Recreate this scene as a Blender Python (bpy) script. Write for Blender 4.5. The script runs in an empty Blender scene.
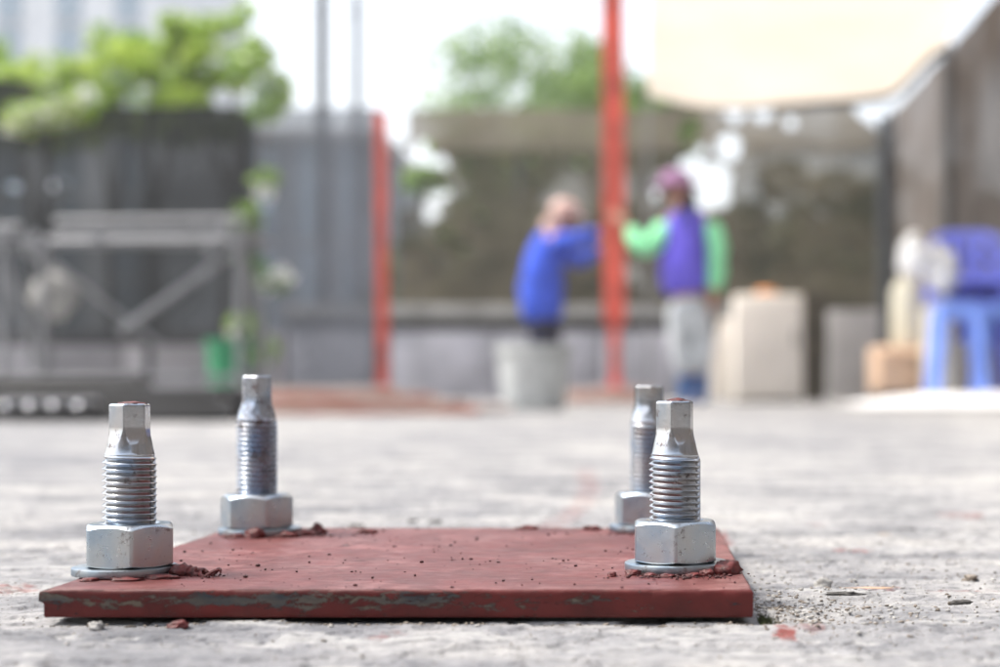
import bpy, bmesh, math, random
import numpy as np
from mathutils import Vector, Matrix
random.seed(7); RNG = np.random.default_rng(11)
SC = bpy.context.scene; COL = SC.collection
R = math.radians; PI = math.pi

# ------------------------------------------------------------ camera
CAMH, F = 0.096, 1588.0            # camera height (m), focal length in photo pixels (1000 px wide)
cd = bpy.data.cameras.new('camera'); cam = bpy.data.objects.new('camera', cd); COL.objects.link(cam)
cam.location = (0, 0, CAMH); cam.rotation_euler = (R(90), 0, 0)
cd.sensor_width = 36; cd.lens = 36*F/1000; cd.shift_x = -0.143; cd.shift_y = 0.0565
cd.clip_start = 0.02; cd.clip_end = 2000
cd.dof.use_dof = True; cd.dof.focus_distance = 0.735; cd.dof.aperture_fstop = 5.6; cd.dof.aperture_blades = 0
SC.camera = cam

# ------------------------------------------------------------ sky, sun, exposure
SUN_EL, SUN_AZ = 56.0, -84.0        # azimuth from +Y towards +X
w = bpy.data.worlds.new('World'); SC.world = w; w.use_nodes = True
nt = w.node_tree; nt.nodes.clear()
sky = nt.nodes.new('ShaderNodeTexSky'); sky.sky_type = 'NISHITA'; sky.sun_disc = False
sky.sun_elevation = R(SUN_EL); sky.sun_rotation = R(SUN_AZ); sky.air_density = 1.0; sky.dust_density = 3.0; sky.ozone_density = 1.0
hs = nt.nodes.new('ShaderNodeHueSaturation'); hs.inputs['Saturation'].default_value = 0.4
bg = nt.nodes.new('ShaderNodeBackground'); bg.inputs['Strength'].default_value = 0.15
wo = nt.nodes.new('ShaderNodeOutputWorld')
nt.links.new(sky.outputs[0], hs.inputs['Color']); nt.links.new(hs.outputs[0], bg.inputs['Color']); nt.links.new(bg.outputs[0], wo.inputs[0])
sd = bpy.data.lights.new('sun', 'SUN'); sun = bpy.data.objects.new('sun', sd); COL.objects.link(sun)
sd.energy = 1.5; sd.angle = R(12); sd.color = (1.0, 0.93, 0.82)
sv = Vector((math.sin(R(SUN_AZ))*math.cos(R(SUN_EL)), math.cos(R(SUN_AZ))*math.cos(R(SUN_EL)), math.sin(R(SUN_EL))))
sun.rotation_euler = sv.to_track_quat('Z', 'Y').to_euler(); sun.location = sv*30
SC.view_settings.view_transform = 'Standard'; SC.view_settings.look = 'None'
SC.view_settings.exposure = 1.45; SC.view_settings.gamma = 1
SC.render.engine = 'CYCLES'; SC.cycles.use_denoising = True
SC.cycles.max_bounces = 8; SC.cycles.transparent_max_bounces = 24
SC.cycles.sample_clamp_indirect = 6

def P(px, py, Y):                   # photo pixel at depth Y -> point
    return Vector(((px-643)/F*Y, Y, CAMH+(390-py)/F*Y))
def X(px, Y): return (px-643)/F*Y
def Z(py, Y): return CAMH+(390-py)/F*Y

# ------------------------------------------------------------ materials
def mat(name, col, rough=0.6, metal=0.0, vary=0.0, scale=20.0, bump=0.0, bscale=None, col2=None, spec=0.5,
        trans=0.0, alpha=1.0, coords='Object', stretch=(1,1,1)):
    m = bpy.data.materials.new(name); m.use_nodes = True
    n = m.node_tree.nodes; l = m.node_tree.links
    b = n['Principled BSDF']; out = n['Material Output']
    b.inputs['Roughness'].default_value = rough; b.inputs['Metallic'].default_value = metal
    b.inputs['Specular IOR Level'].default_value = spec
    b.inputs['Base Color'].default_value = (*col, 1)
    tc = n.new('ShaderNodeTexCoord'); mp = n.new('ShaderNodeMapping'); mp.inputs['Scale'].default_value = stretch
    l.new(tc.outputs[coords], mp.inputs[0])
    if vary or col2:
        nz = n.new('ShaderNodeTexNoise'); nz.inputs['Scale'].default_value = scale; nz.inputs['Detail'].default_value = 6
        l.new(mp.outputs[0], nz.inputs['Vector'])
        cr = n.new('ShaderNodeValToRGB'); l.new(nz.outputs['Fac'], cr.inputs[0])
        c2 = col2 or tuple(min(1, c*(1+vary)) for c in col); c1 = col if col2 else tuple(c*(1-vary) for c in col)
        cr.color_ramp.elements[0].position = 0.35; cr.color_ramp.elements[1].position = 0.65
        cr.color_ramp.elements[0].color = (*c1, 1); cr.color_ramp.elements[1].color = (*c2, 1)
        l.new(cr.outputs[0], b.inputs['Base Color'])
    if bump:
        bz = n.new('ShaderNodeTexNoise'); bz.inputs['Scale'].default_value = bscale or scale*3; bz.inputs['Detail'].default_value = 5
        l.new(mp.outputs[0], bz.inputs['Vector'])
        bp = n.new('ShaderNodeBump'); bp.inputs['Strength'].default_value = 1; bp.inputs['Distance'].default_value = bump
        l.new(bz.outputs['Fac'], bp.inputs['Height']); l.new(bp.outputs[0], b.inputs['Normal'])
    last = b.outputs[0]
    if trans:
        t = n.new('ShaderNodeBsdfTranslucent'); mx = n.new('ShaderNodeMixShader'); mx.inputs[0].default_value = trans
        src = b.inputs['Base Color'].links[0].from_socket if b.inputs['Base Color'].links else None
        if src: l.new(src, t.inputs['Color'])
        else: t.inputs['Color'].default_value = (*col, 1)
        l.new(last, mx.inputs[1]); l.new(t.outputs[0], mx.inputs[2]); last = mx.outputs[0]
    if alpha < 1:
        t = n.new('ShaderNodeBsdfTransparent'); mx = n.new('ShaderNodeMixShader'); mx.inputs[0].default_value = alpha
        l.new(t.outputs[0], mx.inputs[1]); l.new(last, mx.inputs[2]); last = mx.outputs[0]
    l.new(last, out.inputs[0])
    return m

M = {}
M['zinc_paint'] = mat('red_primer_lump', (0.10, 0.014, 0.013), 0.55, vary=0.5, scale=300, bump=0.0006, bscale=700)
M['blue_shirt'] = mat('blue_cotton', (0.04, 0.10, 0.62), 0.9, vary=0.25, scale=9)
M['violet_vest'] = mat('violet_vest_cloth', (0.12, 0.09, 0.58), 0.9, vary=0.25, scale=9)
M['mint'] = mat('mint_green_cloth', (0.32, 0.92, 0.48), 0.9, vary=0.15, scale=9, trans=0.15)
M['navy'] = mat('navy_cloth', (0.012, 0.014, 0.04), 0.9)
M['jeans'] = mat('pale_grey_trouser', (0.46, 0.49, 0.51), 0.9, vary=0.25, scale=6)
M['boot'] = mat('blue_rubber', (0.02, 0.09, 0.25), 0.4)
M['skin'] = mat('brown_skin', (0.42, 0.20, 0.13), 0.55)
M['cap'] = mat('pale_pink_cap', (0.62, 0.43, 0.38), 0.8)
M['hat'] = mat('mauve_hat', (0.26, 0.13, 0.25), 0.85)
M['hair'] = mat('black_hair', (0.012, 0.01, 0.01), 0.6)
M['red_steel'] = mat('red_primed_steel', (0.60, 0.080, 0.048), 0.5, vary=0.3, scale=6, bump=0.002, bscale=60)
M['concrete'] = mat('pale_lilac_concrete', (0.40, 0.39, 0.42), 0.9, vary=0.2, scale=2.5, bump=0.006, bscale=30)
M['coping'] = mat('pale_coping_concrete', (0.30, 0.29, 0.27), 0.9, vary=0.25, scale=3, bump=0.006, bscale=30)
M['shade_and_fill'] = mat('black_shade_and_fill', (0.035, 0.035, 0.035), 0.8)  # black for hidden parts and the painted shade under the coping
M['galv'] = mat('galvanised_pipe', (0.23, 0.23, 0.235), 0.5, metal=0.5, vary=0.2, scale=12)
M['pole'] = mat('grey_painted_pole', (0.045, 0.05, 0.055), 0.6, vary=0.2, scale=5)
M['blackpipe'] = mat('black_pipe', (0.010, 0.010, 0.012), 0.5, vary=0.3, scale=12)
M['board'] = mat('red_painted_board', (0.42, 0.10, 0.06), 0.8, col2=(0.50, 0.26, 0.19), scale=9, stretch=(1, 5, 5), bump=0.003)
M['palewood'] = mat('pale_dusty_board', (0.46, 0.33, 0.27), 0.85, col2=(0.60, 0.50, 0.45), scale=9, stretch=(1, 5, 5), bump=0.003)
M['whitebox'] = mat('cream_painted_metal', (0.84, 0.79, 0.71), 0.5, vary=0.06, scale=4)
M['palebox'] = mat('pale_grey_board', (0.50, 0.49, 0.49), 0.8, vary=0.12, scale=4)
M['orange'] = mat('orange_plastic', (0.75, 0.28, 0.06), 0.5)
M['carton'] = mat('brown_carton', (0.52, 0.36, 0.25), 0.85, vary=0.2, scale=8)
M['cream'] = mat('cream_plastic', (0.74, 0.70, 0.56), 0.4, trans=0.2)
M['whitebag'] = mat('white_plastic_bag', (0.90, 0.90, 0.89), 0.45, trans=0.1)
M['tarp'] = mat('white_tarpaulin', (0.84, 0.84, 0.85), 0.5, bump=0.01, bscale=8)
M['chairblue'] = mat('blue_chair_plastic', (0.20, 0.24, 0.86), 0.35, vary=0.12, scale=5)
M['stoolblue'] = mat('light_blue_plastic', (0.20, 0.33, 0.85), 0.35, vary=0.12, scale=5)
M['green'] = mat('green_plastic', (0.03, 0.30, 0.13), 0.4)
M['bucket'] = mat('grey_white_plastic', (0.48, 0.50, 0.49), 0.6, vary=0.15, scale=14)
M['bark'] = mat('bark', (0.10, 0.075, 0.05), 0.9, vary=0.4, scale=14, bump=0.01)
M['leaf'] = mat('green_leaf', (0.07, 0.18, 0.03), 0.33, col2=(0.36, 0.50, 0.13), scale=1.6, trans=0.45)
M['leaf_bright'] = mat('bright_leaf', (0.15, 0.30, 0.03), 0.3, col2=(0.60, 0.72, 0.14), scale=2.5, trans=0.5)
M['leaf_dark'] = mat('dark_leaf', (0.04, 0.06, 0.02), 0.5, col2=(0.20, 0.22, 0.10), scale=1.6, trans=0.4)
M['bright_fleck'] = mat('white_highlight_fleck', (0.80, 0.80, 0.78), 0.6, trans=0.4)
M['facade'] = mat('pale_facade', (0.62, 0.64, 0.66), 0.7, vary=0.05, scale=0.5)
M['glass'] = mat('blue_grey_glass', (0.22, 0.30, 0.37), 0.2, spec=0.5)
M['greywall'] = mat('blue_grey_render', (0.16, 0.18, 0.20), 0.8, vary=0.2, scale=0.6)
M['awning'] = mat('cream_awning_fabric', (0.84, 0.74, 0.62), 0.8, vary=0.06, scale=1.5, trans=0.4)
M['dkfabric'] = mat('dark_hem', (0.06, 0.055, 0.05), 0.9)
M['darkcrumb'] = mat('dark_red_crumb', (0.05, 0.010, 0.010), 0.7, vary=0.5, scale=400)
M['chrome'] = mat('polished_steel', (0.8, 0.8, 0.82), 0.2, metal=1)
M['moss'] = mat('olive_moss', (0.05, 0.06, 0.02), 0.9, vary=0.5, scale=200)

def net_mat(name, col, alpha, col2=None, sc=1.2, trans=0.35):
    m = mat(name, col, 0.85, col2=col2 or tuple(c*1.5 for c in col), scale=sc, trans=trans, alpha=0.5, stretch=(1, 1, 1.6))
    n = m.node_tree.nodes; l = m.node_tree.links
    mx = n['Material Output'].inputs[0].links[0].from_node
    nz = n.new('ShaderNodeTexNoise'); nz.inputs['Scale'].default_value = 0.9; nz.inputs['Detail'].default_value = 4
    tc = n['Texture Coordinate']; l.new(tc.outputs['Object'], nz.inputs['Vector'])
    mr = n.new('ShaderNodeMapRange'); mr.inputs['From Min'].default_value = 0.35; mr.inputs['From Max'].default_value = 0.65
    mr.inputs['To Min'].default_value = alpha-0.10; mr.inputs['To Max'].default_value = min(1, alpha+0.05)
    l.new(nz.outputs['Fac'], mr.inputs[0]); l.new(mr.outputs[0], mx.inputs[0])
    return m
M['net_black'] = net_mat('black_shade_net', (0.010, 0.0115, 0.0125), 0.93, trans=0.15)
M['net_grey'] = net_mat('grey_shade_net', (0.14, 0.15, 0.17), 0.78)
M['net_brown'] = net_mat('olive_brown_shade_net', (0.05, 0.046, 0.028), 0.84, col2=(0.20, 0.165, 0.11), sc=1.3, trans=.5)
M['net_band'] = net_mat('pale_brown_shade_net', (0.21, 0.175, 0.125), 0.90)
M['net_right'] = net_mat('dusty_dark_brown_net', (0.10, 0.083, 0.072), 0.97, trans=0.2)

# ---- galvanised steel of the studs, nuts and washers
def zinc(name, tint, dark=0.0, rough=0.27, bump=.00012, gs=160):
    m = bpy.data.materials.new(name); m.use_nodes = True
    n = m.node_tree.nodes; l = m.node_tree.links; b = n['Principled BSDF']
    tc = n.new('ShaderNodeTexCoord')
    nz = n.new('ShaderNodeTexNoise'); nz.inputs['Scale'].default_value = 55; nz.inputs['Detail'].default_value = 5; nz.inputs['Distortion'].default_value = 0.6
    l.new(tc.outputs['Object'], nz.inputs['Vector'])
    cr = n.new('ShaderNodeValToRGB'); l.new(nz.outputs['Fac'], cr.inputs[0])
    e = cr.color_ramp.elements
    e[0].position = 0.30; e[0].color = (0.50*tint[0], 0.58*tint[1], 0.68*tint[2], 1)
    e[1].position = 0.72; e[1].color = (0.76*tint[0], 0.70*tint[1], 0.66*tint[2], 1)
    k = e.new(0.5); k.color = (0.68*tint[0], 0.69*tint[1], 0.71*tint[2], 1)
    # dark grime: fine specks and patches
    n2 = n.new('ShaderNodeTexNoise'); n2.inputs['Scale'].default_value = gs; n2.inputs['Detail'].default_value = 8; n2.inputs['Roughness'].default_value = 0.7
    l.new(tc.outputs['Object'], n2.inputs['Vector'])
    c2 = n.new('ShaderNodeValToRGB'); l.new(n2.outputs['Fac'], c2.inputs[0])
    c2.color_ramp.elements[0].position = 0.60-dark; c2.color_ramp.elements[0].color = (0, 0, 0, 1)
    c2.color_ramp.elements[1].position = 0.70-dark; c2.color_ramp.elements[1].color = (1, 1, 1, 1)
    mx = n.new('ShaderNodeMix'); mx.data_type = 'RGBA'; l.new(c2.outputs[0], mx.inputs[0]); l.new(cr.outputs[0], mx.inputs[6])
    mx.inputs[7].default_value = (0.11, 0.08, 0.07, 1); l.new(mx.outputs[2], b.inputs['Base Color'])
    mr = n.new('ShaderNodeMapRange'); mr.inputs[3].default_value = 1.0; mr.inputs[4].default_value = 0.35; l.new(c2.outputs[0], mr.inputs[0]); l.new(mr.outputs[0], b.inputs['Metallic'])
    n3 = n.new('ShaderNodeTexNoise'); n3.inputs['Scale'].default_value = 420; n3.inputs['Detail'].default_value = 4; l.new(tc.outputs['Object'], n3.inputs['Vector'])
    rr = n.new('ShaderNodeMapRange'); rr.inputs[3].default_value = rough-0.08; rr.inputs[4].default_value = rough+0.16
    l.new(n3.outputs['Fac'], rr.inputs[0]); l.new(rr.outputs[0], b.inputs['Roughness'])
    bp = n.new('ShaderNodeBump'); bp.inputs['Distance'].default_value = bump; bp.inputs['Strength'].default_value = 1
    n4 = n.new('ShaderNodeTexNoise'); n4.inputs['Scale'].default_value = 230; n4.inputs['Detail'].default_value = 6; l.new(tc.outputs['Object'], n4.inputs['Vector'])
    l.new(n4.outputs['Fac'], bp.inputs['Height']); l.new(bp.outputs[0], b.inputs['Normal'])
    return m
M['zinc_stud'] = zinc('zinc_plated_stud', (0.66, 0.67, 0.68), 0.01, 0.13, .00003)
M['zinc_nut'] = zinc('zinc_plated_nut', (0.62, 0.67, 0.70), 0.02, 0.27, .00010)
M['zinc_washer'] = zinc('zinc_plated_washer', (0.50, 0.55, 0.58), 0.03, 0.36)
M['zinc_stud_dirty'] = zinc('smeared_zinc_stud', (0.60, 0.64, 0.70), 0.065, 0.2, .00003, 75)

# ---- red primed plate with bare steel showing through
def plate_material():
    m = bpy.data.materials.new('red_oxide_primer_on_steel'); m.use_nodes = True
    n = m.node_tree.nodes; l = m.node_tree.links; b = n['Principled BSDF']; b.inputs['Specular IOR Level'].default_value = 0.35
    tc = n.new('ShaderNodeTexCoord')
    def noise(scale, det=6, st=(1, 1, 1), rough=0.5, dist=0):
        mp = n.new('ShaderNodeMapping'); mp.inputs['Scale'].default_value = st; l.new(tc.outputs['Object'], mp.inputs[0])
        z = n.new('ShaderNodeTexNoise'); z.inputs['Scale'].default_value = scale; z.inputs['Detail'].default_value = det
        z.inputs['Roughness'].default_value = rough; z.inputs['Distortion'].default_value = dist
        l.new(mp.outputs[0], z.inputs['Vector']); return z.outputs['Fac']
    def ramp(s, a, c, ca=(0, 0, 0, 1), cc=(1, 1, 1, 1)):
        r = n.new('ShaderNodeValToRGB'); l.new(s, r.inputs[0]); r.color_ramp.elements[0].position = a; r.color_ramp.elements[1].position = c
        r.color_ramp.elements[0].color = ca; r.color_ramp.elements[1].color = cc; return r.outputs[0]
    def mathn(op, a, c):
        q = n.new('ShaderNodeMath'); q.operation = op
        for i, v in enumerate((a, c)):
            if isinstance(v, (int, float)): q.inputs[i].default_value = v
            else: l.new(v, q.inputs[i])
        return q.outputs[0]
    base = ramp(noise(40, 8, (1, 1, 1), 0.6), 0.3, 0.7, (0.055, 0.006, 0.005, 1), (0.12, 0.013, 0.011, 1))
    # chalky scuffs, plus sky sheen painted as a pink lift on the upper face
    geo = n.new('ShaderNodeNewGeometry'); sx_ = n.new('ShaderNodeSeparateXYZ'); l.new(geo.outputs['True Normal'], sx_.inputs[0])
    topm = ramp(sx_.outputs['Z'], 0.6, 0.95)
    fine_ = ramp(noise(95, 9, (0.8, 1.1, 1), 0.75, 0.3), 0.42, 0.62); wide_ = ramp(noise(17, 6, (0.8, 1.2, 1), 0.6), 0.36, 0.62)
    scuff_sheen = mathn('MULTIPLY', topm, mathn('ADD', 0.18, mathn('MULTIPLY', fine_, wide_)))
    mx0 = n.new('ShaderNodeMix'); mx0.data_type = 'RGBA'; l.new(mathn('MULTIPLY', scuff_sheen, 0.42), mx0.inputs[0]); l.new(base, mx0.inputs[6]); mx0.inputs[7].default_value = (0.40, 0.21, 0.20, 1)
    # bare steel on the edge: attribute painted per vertex says where the paint has come off
    at = n.new('ShaderNodeAttribute'); at.attribute_name = 'bare'
    edge = noise(230, 9, (0.42, 1, 1.2), 0.78, 0.3)
    s = mathn('ADD', at.outputs['Fac'], mathn('MULTIPLY', mathn('SUBTRACT', edge, 0.5), 2.4))
    bare = ramp(s, 0.50, 0.60)
    steel = ramp(noise(60, 6, (0.6, 1, 2)), 0.38, 0.62, (0.028, 0.034, 0.042, 1), (0.12, 0.092, 0.066, 1))
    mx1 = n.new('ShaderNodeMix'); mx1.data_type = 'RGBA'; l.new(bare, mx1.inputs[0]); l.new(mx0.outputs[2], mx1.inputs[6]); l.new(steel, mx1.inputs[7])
    specks = ramp(noise(700, 3), 0.70, 0.76)
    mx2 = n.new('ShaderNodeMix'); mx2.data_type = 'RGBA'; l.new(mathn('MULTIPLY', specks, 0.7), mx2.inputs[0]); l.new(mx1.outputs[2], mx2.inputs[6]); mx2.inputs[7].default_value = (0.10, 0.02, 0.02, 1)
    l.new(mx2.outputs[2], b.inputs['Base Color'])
    rr = n.new('ShaderNodeMapRange'); rr.inputs[3].default_value = 0.36; rr.inputs[4].default_value = 0.62; l.new(noise(90, 5, (1, 2, 1)), rr.inputs[0]); l.new(rr.outputs[0], b.inputs['Roughness'])
    bp = n.new('ShaderNodeBump'); bp.inputs['Distance'].default_value = 0.00035; bp.inputs['Strength'].default_value = 1
    hgt = mathn('SUBTRACT', mathn('MULTIPLY', noise(330, 7, (1, 1, 1), 0.6), 0.8), mathn('MULTIPLY', bare, 1.4))
    l.new(hgt, bp.inputs['Height']); l.new(bp.outputs[0], b.inputs['Normal'])
    return m
M['plate'] = plate_material()

# ---- ground
def ground_material():
    m = bpy.data.materials.new('weathered_grey_concrete'); m.use_nodes = True
    n = m.node_tree.nodes; l = m.node_tree.links; b = n['Principled BSDF']
    tc = n.new('ShaderNodeTexCoord')
    def noise(scale, det=8, st=(1, 1, 1), rough=0.6):
        mp = n.new('ShaderNodeMapping'); mp.inputs['Scale'].default_value = st; l.new(tc.outputs['Object'], mp.inputs[0])
        z = n.new('ShaderNodeTexNoise'); z.inputs['Scale'].default_value = scale; z.inputs['Detail'].default_value = det; z.inputs['Roughness'].default_value = rough
        l.new(mp.outputs[0], z.inputs['Vector']); return z.outputs['Fac']
    def ramp(s, stops):
        r = n.new('ShaderNodeValToRGB'); l.new(s, r.inputs[0]); e = r.color_ramp.elements
        while len(e) < len(stops): e.new(0.5)
        for k, (p, c) in zip(e, stops): k.position = p; k.color = (*c, 1)
        return r.outputs[0]
    def mix(f, a, c, mode='MIX'):
        x = n.new('ShaderNodeMix'); x.data_type = 'RGBA'; x.blend_type = mode
        for i, v in ((0, f), (6, a), (7, c)):
            if isinstance(v, float): x.inputs[i].default_value = v
            elif isinstance(v, tuple): x.inputs[i].default_value = (*v, 1)
            else: l.new(v, x.inputs[i])
        return x.outputs[2]
    big = ramp(noise(7, 7, (1, 1.6, 1)), [(0.34, (0.15, 0.155, 0.167)), (0.5, (0.26, 0.262, 0.27)), (0.66, (0.37, 0.365, 0.355))])
    fine = ramp(noise(95, 10, (1, 1.0, 1), 0.78), [(0.32, (0.42, 0.42, 0.44)), (0.46, (0.92, 0.92, 0.92)), (0.66, (1.3, 1.28, 1.25))])
    c = mix(1.0, big, fine, 'MULTIPLY')
    far = ramp(noise(1.3, 7, (1, .5, 1), .65), [(0.38, (0.80, 0.80, 0.83)), (0.62, (1.32, 1.29, 1.24))]); c = mix(1.0, c, far, 'MULTIPLY')
    sp = ramp(noise(420, 3), [(0.62, (0, 0, 0)), (0.67, (1, 1, 1))]); c = mix(sp, c, (0.13, 0.115, 0.10))
    a2 = n.new('ShaderNodeAttribute'); a2.attribute_name = 'laitance'; c = mix(a2.outputs['Fac'], c, (0.39, 0.385, 0.375))
    a1 = n.new('ShaderNodeAttribute'); a1.attribute_name = 'stain'
    br = n.new('ShaderNodeMath'); br.operation = 'MULTIPLY'; l.new(a1.outputs['Fac'], br.inputs[0]); l.new(ramp(noise(120, 6), [(0.38, (0, 0, 0)), (0.55, (1, 1, 1))]), br.inputs[1])
    c = mix(br.outputs[0], c, (0.22, 0.075, 0.068))
    l.new(c, b.inputs['Base Color'])
    b.inputs['Roughness'].default_value = 0.9; b.inputs['Specular IOR Level'].default_value = 0.2
    bp = n.new('ShaderNodeBump'); bp.inputs['Distance'].default_value = 0.0012; bp.inputs['Strength'].default_value = 1
    l.new(noise(260, 8, (1, 1, 1), 0.65), bp.inputs['Height']); l.new(bp.outputs[0], b.inputs['Normal'])
    return m
M['ground'] = ground_material()

# ------------------------------------------------------------ object helpers
def tag(o, label=None, cat=None, group=None, kind=None):
    if label: o['label'] = label
    if cat: o['category'] = cat
    if group: o['group'] = group
    if kind: o['kind'] = kind
    return o
def empty(name, loc, label, cat, group=None, rz=0):
    o = bpy.data.objects.new(name, None); COL.objects.link(o); o.location = loc; o.rotation_euler.z = rz
    o.empty_display_size = 0.05
    return tag(o, label, cat, group)
def mesh_obj(name, verts, faces, material, parent=None, smooth=False, sharp=None):
    me = bpy.data.meshes.new(name); me.from_pydata([tuple(v) for v in verts], [], [tuple(f) for f in faces]); me.update()
    if material: me.materials.append(material)
    if smooth or sharp is not None:
        me.shade_smooth()
        if sharp is not None: me.set_sharp_from_angle(angle=R(sharp))
    o = bpy.data.objects.new(name, me); COL.objects.link(o)
    if parent: o.parent = parent
    return o
def bm_obj(name, bm, material, parent=None, smooth=False, sharp=None):
    bmesh.ops.recalc_face_normals(bm, faces=bm.faces)
    me = bpy.data.meshes.new(name); bm.to_mesh(me); bm.free()
    if material: me.materials.append(material)
    if smooth or sharp is not None:
        me.shade_smooth()
        if sharp is not None: me.set_sharp_from_angle(angle=R(sharp))
    o = bpy.data.objects.new(name, me); COL.objects.link(o)
    if parent: o.parent = parent
    return o
def add_box(bm, c, s, bev=0.0, rot=None):
    r = bmesh.ops.create_cube(bm, size=1); vs = r['verts']
    for v in vs: v.co = Vector((v.co.x*s[0], v.co.y*s[1], v.co.z*s[2]))
    if bev:
        es = {e for v in vs for e in v.link_edges}
        rr = bmesh.ops.bevel(bm, geom=list(es), offset=bev, segments=2, affect='EDGES', profile=0.5)
        vs = list({v for f in rr['faces'] for v in f.verts} | {v for v in vs if v.is_valid})
    mt = Matrix.Translation(c) @ (rot or Matrix())
    bmesh.ops.transform(bm, matrix=mt, verts=vs)
def box(name, c, s, material, parent=None, bev=0.004, rot=None):
    bm = bmesh.new(); add_box(bm, Vector(c), s, bev, rot); return bm_obj(name, bm, material, parent, sharp=40)
def tube(bm, pts, rad, seg=10, caps=True):
    pts = [Vector(p) for p in pts]; rs = rad if isinstance(rad, (list, tuple)) else [rad]*len(pts)
    rings = []
    for i, p in enumerate(pts):
        d = (pts[min(i+1, len(pts)-1)]-pts[max(i-1, 0)]).normalized()
        a = d.orthogonal().normalized() if i == 0 else (a - d*a.dot(d)).normalized()
        c = d.cross(a)
        rings.append([bm.verts.new(p+(a*math.cos(2*PI*k/seg)+c*math.sin(2*PI*k/seg))*rs[i]) for k in range(seg)])
    for i in range(len(rings)-1):
        for k in range(seg):
            bm.faces.new((rings[i][k], rings[i][(k+1) % seg], rings[i+1][(k+1) % seg], rings[i+1][k]))
    if caps:
        bm.faces.new(rings[0][::-1]); bm.faces.new(rings[-1])
def tube_obj(name, pts, rad, material, parent=None, seg=12):
    bm = bmesh.new(); tube(bm, pts, rad, seg); return bm_obj(name, bm, material, parent, sharp=50)
def lathe(bm, prof, seg=48, center=(0, 0, 0)):     # prof: (r, z) list; r = 0 closes
    rings = []
    for r, z in prof:
        if r <= 1e-7: rings.append([bm.verts.new((center[0], center[1], center[2]+z))])
        else: rings.append([bm.verts.new((center[0]+r*math.cos(2*PI*k/seg), center[1]+r*math.sin(2*PI*k/seg), center[2]+z)) for k in range(seg)])
    for a, b in zip(rings, rings[1:]):
        for k in range(seg):
            k2 = (k+1) % seg
            if len(a) == 1 and len(b) == 1: continue
            if len(a) == 1: bm.faces.new((a[0], b[k], b[k2]))
            elif len(b) == 1: bm.faces.new((a[k], b[0], a[k2]))
            else: bm.faces.new((a[k], a[k2], b[k2], b[k]))
def lathe_obj(name, prof, material, parent=None, seg=48, loc=(0, 0, 0), sharp=35):
    bm = bmesh.new(); lathe(bm, prof, seg); o = bm_obj(name, bm, material, parent, sharp=sharp); o.location = loc; return o

# ------------------------------------------------------------ numpy noise
_perm = RNG.permutation(256); _perm = np.concatenate([_perm, _perm]); _g = RNG.uniform(0, 2*np.pi, 256)
def perlin(x, y, seed=0):
    x = x+seed*17.31; y = y+seed*9.17
    xi = np.floor(x).astype(int); yi = np.floor(y).astype(int); xf = x-xi; yf = y-yi
    u = xf*xf*xf*(xf*(xf*6-15)+10); v = yf*yf*yf*(yf*(yf*6-15)+10)
    def g(ix, iy, dx, dy):
        a = _g[_perm[(_perm[ix & 255]+iy) & 255]]; return np.cos(a)*dx+np.sin(a)*dy
    return 1.5*((1-v)*((1-u)*g(xi, yi, xf, yf)+u*g(xi+1, yi, xf-1, yf))+v*((1-u)*g(xi, yi+1, xf, yf-1)+u*g(xi+1, yi+1, xf-1, yf-1)))
def fbm(x, y, oct=4, seed=0):
    s = 0; a = 0.5
    for i in range(oct): s = s+a*perlin(x*2**i, y*2**i, seed+i*3); a *= 0.5
    return s
def sstep(a, b, x):
    t = np.clip((x-a)/(b-a), 0, 1); return t*t*(3-2*t)
def rand_lump(size, seed, sub=2, flat=0.7, rough=False):       # noisy little solid
    bm = bmesh.new(); bmesh.ops.create_icosphere(bm, subdivisions=sub, radius=1)
    rr = random.Random(seed); off = [rr.uniform(0, 50) for _ in range(3)]
    from mathutils import noise as mn
    for v in bm.verts:
        d = v.co.normalized(); k = 1+0.55*mn.noise(d*1.3+Vector(off))+0.32*mn.noise(d*3.1+Vector(off))+(0.22*mn.noise(d*7+Vector(off)) if sub > 2 and rough else 0)
        v.co = Vector((d.x*k*size[0], d.y*k*size[1], d.z*k*size[2]*flat))
    return bm

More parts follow.
